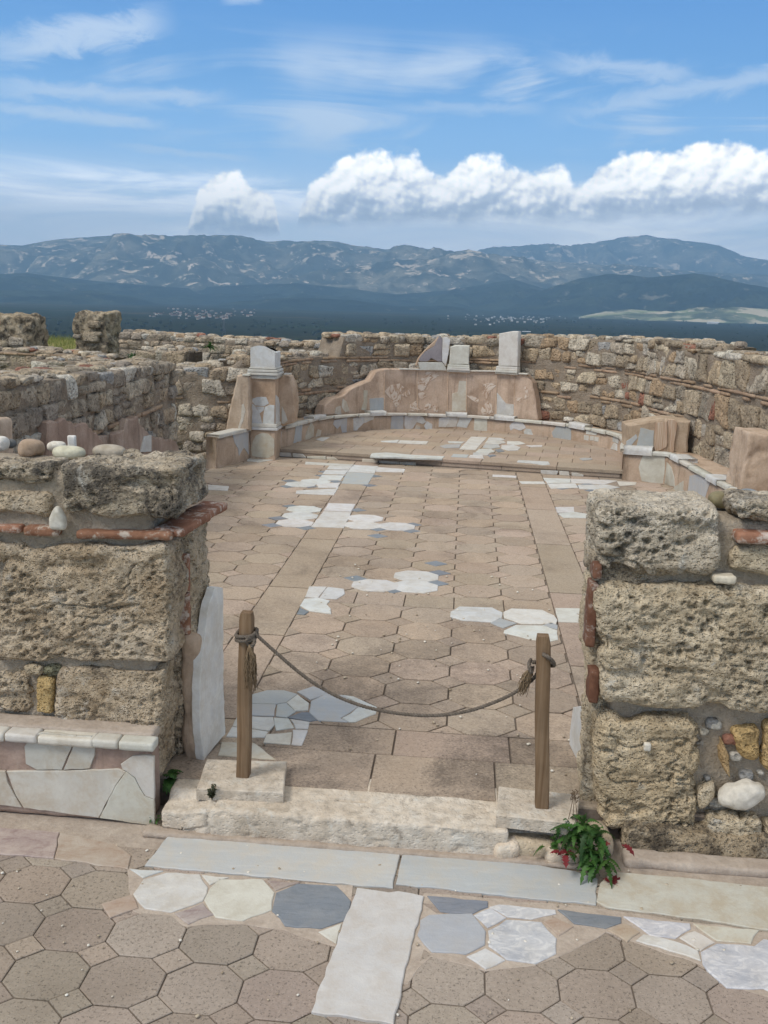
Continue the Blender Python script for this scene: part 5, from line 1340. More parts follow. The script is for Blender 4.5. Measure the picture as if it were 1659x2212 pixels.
inlay('white fragment by the left end of the apse bench', (), (), [(CA([(920, 935), (960, 920), (1035, 918), (975, 950)]), 'white')], ZA, .006, 33)
inlay('long jagged white slab on the left edge of the step', (), (), [(CB([(-75, 1050), (40, 1043), (250, 1062), (520, 1075), (500, 1095), (300, 1090), (120, 1080), (20, 1080), (-90, 1075)]), 'white')], ZA, .006, 34)
inlay('two white slabs on the step edge below the apse strip', (), (), [(CB([(590, 1056), (720, 1062), (705, 1084), (570, 1078)]), 'grey'), (CB([(728, 1064), (830, 1064), (842, 1092), (715, 1084)]), 'white')], ZA, .006, 35)
inlay('white slab with a ragged corner on the right of the step edge', (), (), [(CB([(1120, 1106), (1365, 1118), (1382, 1142), (1330, 1146), (1220, 1130), (1112, 1122)]), 'white')], ZA, .006, 36)
inlay('small white slab right of the apse strip', (), (), [(CB([(1185, 985), (1318, 983), (1316, 996), (1230, 998)]), 'white')], ZA, .006, 37)
inlay('pale tile fragment at the far right of the apse floor', (), (), [(CB([(1620, 1092), (1660, 1086), (1720, 1090), (1728, 1100), (1650, 1108)]), 'midgrey')], ZA, .006, 38)
def riser_piece(label, polys, seed):
    o = np.array([*E0, ZF]); n3 = np.array([*ENR, 0.0]); d3 = np.array([*EDX, 0.0]); r = random.Random(seed)
    hits = [[hitp(q, o + n3*.0, n3) for q in pl] for pl in polys]; c = np.mean(np.concatenate(hits), axis=0); c[2] = ZF
    t = thing('marble_facing', label, 'marble facing', c, 'marble pieces facing the step')
    for h in hits:
        a = Acc(); slab2d(a, [(float(np.dot(x-o, d3)), float(np.clip(x[2]-ZF, .0, ZA-ZF-.004))) for x in h], (lambda u, v, w: o + d3*u + n3*(.004+w) + np.array([0, 0, v])), .025, .003, tint_r(r, .06)); sharp(a.build('marble_piece', M[r.choice(('cream', 'cream', 'white'))], t))
riser_piece('row of cream marble pieces facing the step by the left pedestal', [CA([(592, 1040), (712, 1044), (722, 1106), (592, 1098)]), CA([(730, 1048), (812, 1054), (838, 1080), (836, 1114), (730, 1106)]), CA([(848, 1074), (1000, 1072), (1002, 1122), (846, 1110)]), CA([(1006, 1078), (1070, 1080), (1098, 1105), (1095, 1128), (1006, 1122)])], 1)
riser_piece('three white marble pieces facing the step near the left floor strip', [CA([(1298, 1094), (1428, 1100), (1424, 1154), (1296, 1144)]), CA([(1434, 1106), (1598, 1116), (1598, 1166), (1432, 1156)]), CA([(1602, 1120), (1738, 1122), (1734, 1176), (1602, 1168)])], 2)
riser_piece('three square white marble pieces facing the right end of the step', [CB([(1304, 1186), (1448, 1192), (1436, 1248), (1302, 1238)]), CB([(1456, 1192), (1534, 1198), (1540, 1256), (1454, 1248)]), CB([(1556, 1206), (1600, 1208), (1655, 1225), (1652, 1262), (1556, 1254)])], 3)

# ------------------------------------------------------------------ apse bench (dado), ledge and back panel
def zled(path, d=0): return prof(path, d, [cA(660, 825), cA(820, 785), cA(1000, 752), cA(1200, 735), cB(20, 722), cB(300, 725), cB(560, 733), cB(900, 750), cB(1100, 770), cB(1350, 790), cB(1560, 812), cR(30, 930), cR(150, 945), cR(300, 985)])
ZL_ = zled(DADO); 
ab = thing('apse_bench', 'curved low bench of pink plaster and broken marble lining the apse', 'bench', (*DADO.at(DADO.len/2, .1), ZA))
a = Acc(); strip(a, DADO, .05, DADO.len-.05, ZA-.05, lambda u: ZL_(u)-.02, 0, .30, .06, .005, 3); a.build('plaster_core', M['plaster'], ab)
led = Acc(); u = .12; rl = random.Random(8)
while u < DADO.len-.15:
    w = min(rl.uniform(.25, .5), DADO.len-.12-u); seg = DADO
    strip(led, DADO, u+.003, u+w-.003, ZL_(u)-.03, lambda q: ZL_(q)+.006, -.028, .085, .04, .003, rl.randrange(99), tint_r(rl, .06)); u += w
led.build('marble_ledge', M['cream'], ab)
def ppatch(parent, poly, path, d, mk, th=.015, lift=.004, name='marble_piece', seed=1, bev=.002, wob=.003, cuts=.1, tint=None):
    h = [path.hit(q[0], q[1], d) for q in poly]
    if any(x is None for x in h): return None
    r = random.Random(seed)
    f = lambda u, v, w: np.array([*path.at(u, d-lift-w), v])
    a = Acc(); slab2d(a, wobble(h, wob, .05, seed), f, th, bev, tint or tint_r(r, .07), cuts=cuts)
    return sharp(a.build(name, M[mk], parent))
DP = [(CA([(640, 870), (633, 1000), (596, 1010), (596, 890)]), 'white'), (CA([(755, 815), (810, 795), (800, 945), (735, 965), (750, 880)]), 'grey'), (CA([(850, 860), (880, 780), (905, 830), (900, 910), (860, 935), (826, 935)]), 'oldwhite'),
      (CA([(935, 850), (965, 860), (955, 905), (918, 915)]), 'oldwhite'), (CA([(1070, 780), (1175, 755), (1172, 880), (1135, 885), (1120, 820), (1095, 848), (1060, 810)]), 'grey'), (CA([(1225, 760), (1310, 748), (1312, 800), (1270, 840), (1255, 862), (1228, 862)]), 'white'), (CA([(1312, 748), (1395, 742), (1390, 770), (1330, 796), (1314, 800)]), 'white'),
      (CB([(85, 742), (185, 740), (183, 862), (78, 862)]), 'grey'), (CB([(192, 744), (330, 740), (250, 858), (205, 856), (190, 820)]), 'white'), (CB([(335, 742), (370, 790), (340, 808), (290, 792)]), 'white'), (CB([(290, 815), (322, 830), (320, 860), (270, 860)]), 'oldwhite'), (CB([(375, 785), (420, 810), (418, 855), (372, 862), (352, 825)]), 'white'),
      (CB([(475, 760), (540, 740), (560, 745), (548, 800), (530, 835), (470, 832)]), 'white'), (CB([(562, 745), (640, 748), (610, 830), (535, 834)]), 'cream'), (CB([(644, 748), (748, 752), (700, 840), (615, 828)]), 'white'), (CB([(762, 754), (868, 756), (865, 875), (758, 872)]), 'cream'),
      (CB([(1070, 800), (1120, 780), (1160, 800), (1185, 840), (1140, 862), (1085, 845), (1060, 862), (1048, 825)]), 'white'), (CB([(1185, 845), (1225, 850), (1246, 905), (1180, 908), (1165, 870)]), 'white'), (CB([(1440, 815), (1556, 832), (1552, 945), (1412, 930), (1396, 878)]), 'midgrey'),
      (CR([(22, 940), (115, 955), (110, 992), (20, 985)]), 'cream') if 0 else ([cR(15, 940), cR(118, 958), cR(112, 996), cR(20, 985)], 'cream'), ([cR(0, 992), cR(45, 998), cR(40, 1042), cR(0, 1034)], 'cream'), ([cR(55, 1000), cR(90, 1004), cR(88, 1042), cR(52, 1040)], 'cream'), ([cR(95, 1006), cR(134, 1012), cR(130, 1052), cR(92, 1046)], 'cream'),
      ([cR(262, 985), cR(314, 1000), cR(308, 1072), cR(258, 1050)], 'white'), ([cR(270, 1060), cR(300, 1076), cR(300, 1135), cR(238, 1118)], 'white')]
for i, (pl, mk) in enumerate(DP): ppatch(ab, pl, DADO, 0, mk, seed=100+i, name='marble_panel')
for i, (x0, x1, y, f) in enumerate(((885, 990, 752, cA), (1352, 1488, 722, cA), (530, 705, 722, cB), (925, 1095, 752, cB), (1545, 1680, 815, cB))):
    h0 = DADO.hit(*f(x0, y), 0); h1 = DADO.hit(*f(x1, y), 0); a = Acc()
    strip(a, DADO, h0[0], h1[0], h0[1]-.035, lambda q: ZL_(q)+.035, -.032, .14, .04, .003, i, (1.03, 1.03, 1.03)); a.build('pilaster_foot', M['white'], ab)
# back panel above the bench
bp = thing('apse_lining', 'tall curved plaster panel with banded stone pieces behind the apse bench', 'wall panel', (*DADO.at(DADO.len/2, .15), ZA+.2))
DB = .10
base = CB([(-460, 745), (-455, 640)])
pan = [(700, 897), (703, 876), (722, 860), (742, 855), (762, 838), (800, 822), (812, 803), (835, 797), (905, 797), (1000, 799), (1080, 804), (1135, 808), (1150, 828), (1158, 870), (1161, 908), (1120, 905), (1040, 898), (960, 896), (880, 894), (800, 894), (740, 896)]
ppatch(bp, pan, DADO, DB, 'plaster', th=.16, lift=0, name='plaster_sheet', seed=5, bev=.012, wob=.006, cuts=.08)
for i, (pl, mk) in enumerate([(CA([(1360, 600), (1475, 592), (1478, 700), (1360, 706)]), 'grey'), (CA([(1310, 530), (1345, 535), (1340, 620), (1330, 700), (1290, 690), (1310, 620)]), 'oldwhite'), (CA([(1140, 600), (1170, 625), (1195, 700), (1160, 712), (1130, 670)]), 'oldwhite'), (CA([(1085, 670), (1120, 660), (1130, 735), (1070, 725)]), 'oldwhite'),
      (CB([(30, 540), (80, 490), (150, 478), (190, 510), (165, 560), (160, 640), (120, 670), (95, 620)]), 'alabaster'), (CB([(165, 570), (225, 530), (240, 560), (210, 590)]), 'alabaster'), (CB([(375, 380), (450, 380), (475, 410), (400, 460), (340, 545), (300, 520), (300, 470), (340, 425)]), 'alabaster'), (CB([(300, 560), (350, 545), (370, 580), (325, 610)]), 'alabaster'),
      (CB([(240, 650), (285, 620), (300, 660), (340, 690), (290, 700), (235, 705)]), 'alabaster'), (CB([(345, 710), (365, 650), (400, 630), (420, 670), (375, 690)]), 'alabaster'), (CB([(425, 650), (470, 670), (460, 712), (430, 705)]), 'alabaster'),
      (CB([(640, 455), (698, 458), (694, 700), (580, 705), (582, 560), (625, 545)]), 'oldwhite'), (CB([(700, 575), (760, 580), (800, 610), (790, 640), (740, 610)]), 'alabaster'), (CB([(825, 480), (900, 470), (940, 495), (890, 545), (865, 620), (830, 560), (860, 510)]), 'alabaster'), (CB([(830, 660), (870, 625), (905, 650), (915, 720), (830, 735), (815, 700)]), 'alabaster'),
      (CB([(948, 550), (1022, 640), (1086, 648), (1082, 738), (944, 732)]), 'white'), (CB([(1100, 590), (1150, 590), (1145, 630), (1115, 625)]), 'alabaster'), (CB([(1165, 500), (1200, 510), (1205, 590), (1160, 610), (1185, 560)]), 'alabaster')]):
    ppatch(bp, pl, DADO, DB, mk, seed=200+i, name='stone_inlay', th=.012, lift=.004, cuts=.1)
for i, x in enumerate((CB([(296, 380), (300, 710)]), CB([(548, 380), (545, 705)]), CB([(700, 385), (697, 715)]), CB([(943, 410), (942, 730)]), CB([(1090, 415), (1090, 745)]), CA([(1478, 400), (1478, 700)]), CB([(30, 385), (28, 700)]))):
    (x0, y0), (x1, y1) = x; ppatch(bp, [(x0-.8, y0), (x0+.8, y0), (x1+.8, y1), (x1-.8, y1)], DADO, DB, 'plaster', seed=300+i, name='plaster_seam', th=.012, lift=.006, wob=.001, cuts=None, tint=(1.25, 1.22, 1.18))
for i, (x0, x1, y) in enumerate(((155, 320, 361), (320, 535, 366), (725, 940, 376), (1124, 1200, 398))):
    ppatch(bp, CB([(x0, y-7), (x1, y-3), (x1, y+6), (x0, y+3)]), DADO, DB-.02, 'cream', seed=320+i, name='marble_strip', th=.10, lift=.015, wob=.001)
# pilaster stubs standing on the panel
def stub(label, shaft, foot, seed, mk='cream'):
    h = DADO.hit(*cB(*foot[3]), DB); q = DADO.at(h[0], DB); t = thing('pilaster_stub', label, 'pilaster', (q[0], q[1], h[1]), 'pilaster stubs on the apse panel')
    ppatch(t, CB(shaft), DADO, DB-.01, mk, th=.13, lift=.02, name='shaft', seed=seed, bev=.01, cuts=None, wob=.002)
    (ax, ay), (bx, by), (cx_, cy_), (dx_, dy_) = foot
    for k, (f0, f1, lf) in enumerate(((0, .3, .03), (.3, .52, .042), (.52, .8, .058), (.8, 1, .045))):
        l = lambda p, q_, f: (p[0]+(q_[0]-p[0])*f, p[1]+(q_[1]-p[1])*f)
        a0, b0, b1_, a1 = l((ax, ay), (dx_, dy_), f0), l((bx, by), (cx_, cy_), f0), l((bx, by), (cx_, cy_), f1), l((ax, ay), (dx_, dy_), f1)
        ppatch(t, CB([a0, b0, b1_, a1]), DADO, DB-.01, mk, th=.13, lift=lf, name='moulding', seed=seed+k, bev=.006, wob=.001, cuts=None)
stub('tall white pilaster stub standing on the apse panel', [(966, 70), (1075, 50), (1126, 52), (1118, 338), (962, 336)], [(945, 336), (1120, 342), (1124, 408), (934, 396)], 5)
stub('short white pilaster stub with moulded foot beside the mauve fragment', [(566, 180), (610, 164), (725, 168), (718, 322), (556, 322)], [(545, 320), (722, 326), (730, 388), (534, 380)], 9)
h = DADO.hit(*cB(420, 340), DB); q = DADO.at(h[0], DB); t = thing('marble_fragment', 'mauve and white broken marble slab leaning on the apse panel top', 'marble fragment', (q[0], q[1], h[1]))
ppatch(t, CB([(305, 285), (325, 250), (362, 215), (432, 172), (470, 97), (498, 104), (496, 298), (466, 298), (410, 268), (378, 296), (320, 296)]), DADO, DB-.01, 'mauve', th=.05, lift=.02, name='mauve_plate', seed=4, bev=.003, wob=.001)
ppatch(t, CB([(502, 104), (540, 100), (566, 120), (556, 200), (545, 260), (528, 335), (498, 290)]), DADO, DB-.01, 'white', th=.06, lift=.02, name='white_plate', seed=6, bev=.003, wob=.003)
ppatch(t, CB([(300, 303), (500, 304), (528, 345), (532, 370), (325, 368), (310, 340)]), DADO, DB-.01, 'cream', th=.07, lift=.03, name='cream_foot', seed=7, bev=.006, wob=.002)
ppatch(t, CB([(285, 330), (305, 270), (360, 205), (450, 120), (470, 90), (474, 100), (435, 168), (362, 212), (318, 258), (300, 310), (300, 335)]), DADO, DB-.01, 'plaster', th=.05, lift=.012, name='plaster_edge', seed=8, bev=.003, wob=.002)

# ------------------------------------------------------------------ left pedestal
PX0, PX1, PY0 = -2.463, -2.168, 10.72
pd = thing('pedestal', 'square plaster and marble pedestal with a white moulded cap, left of the apse', 'pedestal', (-2.31, 10.88, ZF))
def pbox(name, x0, x1, y0, y1, z0, z1, mk, amp=.003, r=.008, tint=(1, 1, 1)):
    a = Acc(); p, n, F = rblock((x1-x0)/2, (y1-y0)/2, (z1-z0)/2, r, .03); a.add(rough(p, n, amp, 12, int(z0*100)) + np.array([(x0+x1)/2, (y0+y1)/2, (z0+z1)/2]), F, tint); return sharp(a.build(name, M[mk], pd), 50)
pbox('lower_block', PX0, PX1, PY0, PY0+.42, ZF-.02, .47, 'plaster')
pbox('foot_moulding', PX0-.012, PX1+.03, PY0-.02, PY0+.42, .468, .50, 'white'); pbox('foot_moulding', PX0+.0, PX1+.018, PY0-.008, PY0+.42, .502, .545, 'cream')
pbox('shaft', PX0+.006, PX1, PY0+.012, PY0+.40, .54, 1.07, 'plaster', tint=(.92, .86, .8))
for k, (z0, z1, e) in enumerate(((1.06, 1.10, .012), (1.102, 1.135, .034), (1.137, 1.17, .028), (1.172, 1.195, .010))): pbox('cap_moulding', PX0-e, PX1+e, PY0-e, PY0+.36, z0, z1, 'cream', .001, .01)
a = Acc(); u, F = boxgrid(14, 14, 10); hx, hy, hz = (PX1-PX0)/2-.005, .165, .112
p = u*np.array([hx, hy, hz]); bow = (1-u[:, 0]**2); side = sst(u[:, 0], .55, .95)
p[:, 2] += np.where(u[:, 2] > 0, (-.0+.05*(-(u[:, 0]+.25)**2)+.02 + .03*side*0)*(u[:, 2]), 0) - np.where(u[:, 2] > .9, .045*sst(u[:, 1], -.9, -.2)*(1-side), 0)
a.add(p + np.array([(PX0+PX1)/2, PY0+.165, 1.305]), F); sharp(a.build('cap_block', M['grey'] if 0 else M['white'], pd), 40)
P0 = np.array([0, PY0, 0.0])
def front_patch(parent, poly, Y, mk, seed, th=.012, lift=.004, name='marble_panel', wob=.004, bev=.002):
    a = Acc(); pp = [aty(q[0], q[1], Y)[[0, 2]] for q in poly]
    slab2d(a, wobble(pp, wob, .05, seed), plane_map((0, Y-lift, 0), (1, 0, 0), (0, 0, 1)), th, bev, tint_r(random.Random(seed), .06)); return sharp(a.build(name, M[mk], parent))
for i, (pl, mk, Y) in enumerate(((CA([(405, 600), (440, 588), (515, 588), (536, 640), (500, 662), (425, 655), (398, 625)]), 'white', PY0+.012), (CA([(386, 625), (428, 665), (462, 725), (480, 800), (478, 808), (386, 806)]), 'white', PY0+.012),
        (CA([(505, 668), (545, 650), (582, 655), (582, 808), (485, 808), (490, 750)]), 'white', PY0+.012), (CA([(432, 665), (500, 668), (495, 695), (462, 722)]), 'white', PY0+.012), (CA([(430, 900), (480, 880), (530, 885), (580, 930), (582, 1060), (530, 1085), (400, 1070), (388, 1010), (410, 940)]), 'oldwhite', PY0))):
    front_patch(pd, pl, Y, mk, 400+i)
def side_patch(parent, poly, X, mk, seed, th=.012, lift=.004):
    a = Acc(); pp = [atx(q[0], q[1], X)[[1, 2]] for q in poly]
    slab2d(a, wobble(pp, .003, .05, seed), plane_map((X+lift, 0, 0), (0, 1, 0), (0, 0, 1)), th, .002); return sharp(a.build('marble_panel', M[mk], parent))
side_patch(pd, CA([(592, 570), (612, 590), (636, 700), (640, 790), (592, 806)]), PX1, 'white', 5)
# plaster wings either side of the pedestal
front_patch(pd, CA([(180, 870), (205, 720), (275, 412), (330, 402), (378, 425), (384, 860)]), PY0-.11, 'plaster', 7, .3, 0, 'plaster_wing', .006, .02)
front_patch(pd, CA([(590, 830), (588, 440), (665, 408), (708, 425), (742, 510), (752, 700), (735, 800), (660, 825)]), PY0+.26, 'plaster', 8, .25, 0, 'plaster_wing', .006, .02)
front_patch(pd, CA([(320, 402), (378, 400), (378, 416), (318, 414)]), PY0-.12, 'cream', 9, .08, 0, 'marble_strip', .001)
front_patch(pd, CA([(660, 395), (716, 395), (714, 405), (660, 406)]), PY0+.2, 'cream', 10, .08, 0, 'marble_strip', .001)
front_patch(pd, CA([(315, 650), (330, 640), (345, 700), (330, 780), (300, 850), (285, 840), (310, 760)]), PY0-.11, 'oldwhite', 12, .01, .003)
front_patch(pd, CA([(640, 660), (672, 720), (690, 780), (660, 806), (640, 800)]), PY0+.26, 'oldwhite', 13, .01, .003)
# low plaster bench running from the pedestal towards the doorway on the left
LB = Path([(-2.80, 9.75), (-2.66, 10.08), (-2.47, 10.74)])
lb = thing('plaster_bench', 'short plaster bench with a curved marble ledge left of the pedestal', 'bench', (-2.7, 10.2, ZF))
a = Acc(); strip(a, LB, .30, LB.len, ZF-.02, lambda u: .465+.02*u*0, 0, .13, .05, .008, 3); a.build('plaster_core', M['plaster'], lb)
a = Acc(); strip(a, LB, .32, LB.len, .455, .492, -.025, .16, .05, .004, 5); a.build('marble_ledge', M['cream'], lb)
for i, (pl, mk) in enumerate(((CA([(240, 900), (368, 862), (368, 1000), (372, 1060), (330, 1000), (290, 1070), (285, 1010), (255, 960)]), 'grey'),)): ppatch(lb, pl, LB, 0, mk, seed=20+i, name='marble_panel')

# ------------------------------------------------------------------ right bench with its pedestal
RBP = Path([(1.785, 10.42), (2.22, 10.33), (2.245, 10.29), (2.42, 8.4), (2.62, 6.4), (2.72, 5.2)])
rb = thing('marble_bench', 'long plaster bench with a white marble ledge along the right wall', 'bench', (2.4, 8.2, ZF))
ZB = prof(RBP, 0, [cR(360, 1135), cR(600, 1150), cR(745, 1158), cR(870, 1225), cR(1100, 1355), cR(1250, 1435), cR(1400, 1500)])
a = Acc(); strip(a, RBP, 0, RBP.len, ZF-.02, lambda u: ZB(u)-.012, 0, .42, .06, .006, 7); a.build('plaster_core', M['plaster'], rb)
led = Acc(); u = .0
while u < RBP.len-.1:
    w = min(rl.uniform(.4, .7), RBP.len-u); strip(led, RBP, u+.003, u+w-.003, ZB(u)-.024, lambda q: ZB(q)+.012, -.024, .09, .04, .003, rl.randrange(99), tint_r(rl, .06)); u += w
led.build('marble_ledge', M['cream'], rb)
for i, (pl, mk) in enumerate((([cR(535, 1165), cR(742, 1170), cR(735, 1300), cR(722, 1425), cR(630, 1428), cR(520, 1410), cR(492, 1280)], 'cream'), ([cR(745, 1235), cR(790, 1290), cR(812, 1370), cR(820, 1460), cR(725, 1440)], 'oldwhite'), ([cR(820, 1455), cR(900, 1405), cR(895, 1535), cR(800, 1490)], 'oldwhite'),
        ([cR(955, 1360), cR(1030, 1345), cR(1140, 1415), cR(1105, 1520), cR(1085, 1590), cR(930, 1555)], 'grey'))): ppatch(rb, pl, RBP, 0, mk, seed=30+i, name='marble_panel')
for i, (x0, y0, x1, y1) in enumerate(((358, 1118, 616, 1130), (800, 1185, 880, 1225), (1125, 1345, 1225, 1400))):
    h0 = RBP.hit(*cR(x0, y0), 0); h1 = RBP.hit(*cR(x1, y1), 0)
    a = Acc(); strip(a, RBP, h0[0], h1[0], ZB(h0[0])-.03, (lambda q: ZB(q)+.05) if i == 0 else (lambda q: ZB(q)+.025), -.032, .2, .05, .003, i); a.build('pilaster_foot', M['white'], rb)
rp2 = thing('plaster_pedestal', 'broken plaster pedestal with striped brown and cream stone standing on the right bench', 'pedestal', (2.1, 10.6, .45))
YR = 10.52
front_patch(rp2, [cR(380, 1100), cR(384, 905), cR(560, 872), cR(760, 846), cR(965, 868), cR(945, 1000), cR(935, 1160), cR(800, 1160), cR(620, 1140)], YR, 'plaster', 41, .34, 0, 'plaster_block', .006, .02)
for i, (pl, mk) in enumerate((([cR(510, 925), cR(632, 952), cR(626, 1100), cR(470, 1098)], 'grey'), ([cR(382, 1050), cR(468, 985), cR(482, 1018), cR(420, 1092), cR(382, 1092)], 'grey'))): front_patch(rp2, pl, YR, mk, 45+i)
def stripe_mat():
    m, t, b, tc = newmat('striped_stone'); w = t.noise(t.scale(tc, (26, 26, 1.1)), 1, 3, .5, .3)
    col = t.ramp(w, [(.3, (.60, .48, .36)), (.42, (.52, .36, .25)), (.5, (.64, .53, .41)), (.56, (.47, .31, .21)), (.65, (.58, .46, .34)), (.75, (.66, .57, .47))]); t.put(b.inputs['Base Color'], col); b.inputs['Roughness'].default_value = .6; return m
M['stripe'] = stripe_mat()
front_patch(rp2, [cR(642, 880), cR(745, 868), cR(750, 1060), cR(740, 1100), cR(660, 1135), cR(634, 1130)], YR, 'stripe', 48, .03, .012, 'striped_slab')
front_patch(rp2, [cR(752, 850), cR(812, 852), cR(836, 880), cR(815, 1020), cR(798, 1160), cR(772, 1155), cR(775, 1010)], YR, 'stripe', 49, .06, .03, 'striped_slab')
rs = thing('plaster_stump', 'tapered plaster stump with a marble side slab at the right edge, above the pier stones', 'pillar stump', (2.75, 7.9, .45))
a = Acc(); p, n, F = rblock(.17, .24, .27, .02, .022); k = 1 - .16*np.clip((p[:, 2]+.27)/.54, 0, 1); p[:, 0] *= k; p = rough(p, n, .022, 6, 4, 5); p = p - n*(.02*sst(fbm(p, 9, 4, 8), .05, .4))[:, None]; p[:, 2] += -.12*p[:, 0]; s0 = atx(1597, 1057, 2.44)
a.add(p + np.array([s0[0]+.16, s0[1]+.20, s0[2]+.22]), F); a.build('plaster_block', M['plaster'], rs)
a = Acc(); p, n, F = rblock(.012, .12, .15, .006, .03); a.add(rough(p, n, .002, 7, 4) + np.array([s0[0]+.32, s0[1]-.09, s0[2]+.1]), F); a.build('marble_panel', M['white'], rs)

# ------------------------------------------------------------------ ruined walls
WG = 'ruined rubble walls around the room'
AW = Path([(-2.42, 10.98), (-2.34, 11.4)] + arc(0, 11.52, 2.26, 2.14, 174, 3, 44) + [(2.33, 11.25), (2.47, 10.95), (2.75, 10.5)])
zt = prof(AW, 0, [(612, 770), (650, 766), (730, 766), (737, 764), (741, 723), (800, 722), (860, 724), (930, 728), (1000, 727), (1060, 727), (1120, 727), (1200, 726), (1270, 728), (1340, 730), (1428, 733)])
rubble_wall('apse_wall', 'curved rubble stone wall closing the apse below the plain', AW, ZA-.1, zt, .5, 3, (.15, .33), (.12, .19), ((.72, 2), (1.02, 2)), group=WG)
RW = Path([(2.20, 11.85), (2.36, 11.3), (2.55, 10.6), (2.78, 9.2), (3.02, 7.4), (3.3, 5.0)])
zt = prof(RW, 0, [(1432, 735), (1437, 735), (1442, 749), (1480, 752), (1540, 760), (1600, 762), (1655, 772)])
rubble_wall('side_wall', 'long rubble side wall running forward along the right of the room', RW, .1, zt, .55, 5, (.18, .46), (.15, .36), ((1.12, 2),), group=WG)
a = Acc(); hq = RW.hit(1640, 930, 0)
LW = Path([(-2.78, 4.2), (-2.80, 6.0), (-2.86, 8.0), (-2.93, 9.45)])
zt = prof(LW, 0, [(-40, 818), (0, 816), (80, 812), (160, 806), (230, 800), (300, 794), (325, 790), (345, 782), (400, 783)])
lw = rubble_wall('side_wall', 'rubble side wall on the left with reddish plaster along its foot', LW, ZF-.1, zt, .55, 7, (.14, .34), (.11, .2), ((.86, 1),), pal=TRAVG, group=WG)
c4 = lambda x, y: (.2645*x, 658.3+.2645*y)
for i, (pl, mk, th, lf) in enumerate((([c4(330, 1180), c4(330, 960), c4(480, 925), c4(560, 980), c4(640, 960), c4(700, 1010), c4(800, 1120), c4(805, 1240), c4(330, 1240)], 'plaster_red', .08, .05), ([c4(855, 1240), c4(850, 1060), c4(960, 1020), c4(980, 940), c4(1075, 905), c4(1080, 960), c4(1165, 1050), c4(1210, 1080), c4(1390, 1110), c4(1420, 1180), c4(1420, 1240)], 'plaster_red', .09, .06),
        ([c4(760, 1060), c4(850, 1060), c4(855, 1240), c4(800, 1240)], 'plaster_red', .06, .03), ([c4(1115, 1075), c4(1170, 1062), c4(1172, 1200), c4(1085, 1200)], 'white', .02, .075))):
    ppatch(lw, pl, LW, 0, mk, th=th, lift=lf, name='plaster_patch' if mk != 'white' else 'marble_panel', seed=40+i, bev=.012 if mk != 'white' else .003, wob=.012 if mk != 'white' else .003, cuts=.2)
h0 = LW.hit(*c4(60, 1050), -.16); q = LW.at(h0[0], -.16)
tb = thing('plaster_stump', 'tan plaster block against the left side wall at the left edge', 'pillar stump', (q[0], q[1], .6))
a = Acc(); p, n, F = rblock(.13, .34, .17, .03, .03); top_ = LW.hit(*c4(100, 890), -.16)[1]; a.add(rough(p, n, .012, 8, 3) + np.array([q[0]-.08, q[1]-.35, top_-.17]), F); a.build('plaster_block', M['plaster'], tb)
SW = Path([(-3.45, 10.55), (-2.90, 10.62), (-2.46, 10.78)])
zt = prof(SW, 0, [(395, 797), (430, 795), (470, 792), (500, 790), (526, 768), (540, 765)])
rubble_wall('shoulder_wall', 'squat rubble wall end between the left side wall and the pedestal', SW, .05, zt, 1.0, 9, (.14, .3), (.11, .2), ((.7, 2),), pal=TRAVG, group=WG)
LWB = Path([(-5.5, 11.6), (-4.4, 11.75), (-3.5, 11.7)])
zt = prof(LWB, 0, [(-10, 775), (60, 772), (160, 776), (230, 786), (262, 784), (285, 776), (298, 764), (330, 753), (400, 757), (450, 757)])
rubble_wall('low_wall', 'low rubble wall with pebbles on top behind the left side wall', LWB, .1, zt, .6, 11, (.14, .3), (.11, .18), (), pal=TRAVG, group=WG)
W3 = Path([(-8.6, 13.5), (-7.0, 13.4), (-5.9, 13.3), (-5.1, 13.25)])
zt = prof(W3, 0, [(-60, 758), (20, 754), (60, 752), (100, 756), (150, 762), (220, 770)])
rubble_wall('low_wall', 'low rubble wall in front of the two stone stubs at the far left', W3, .1, zt, .6, 13, (.18, .34), (.12, .2), ((.95, 1),), pal=TRAVG, group=WG)
W4 = Path([(-5.42, 14.5), (-5.0, 14.4), (-3.6, 14.1), (-2.1, 13.75), (-1.6, 13.6)])
zt = prof(W4, 0, [(180, 722), (215, 716), (240, 713), (290, 718), (350, 722), (420, 727), (480, 728), (540, 733), (600, 738), (660, 741), (740, 744)])
rubble_wall('back_wall', 'long low rubble wall with loose stones on top, from the tall stub to the apse', W4, .1, zt, .7, 15, (.16, .34), (.11, .19), (), pal=TRAVG, group=WG)
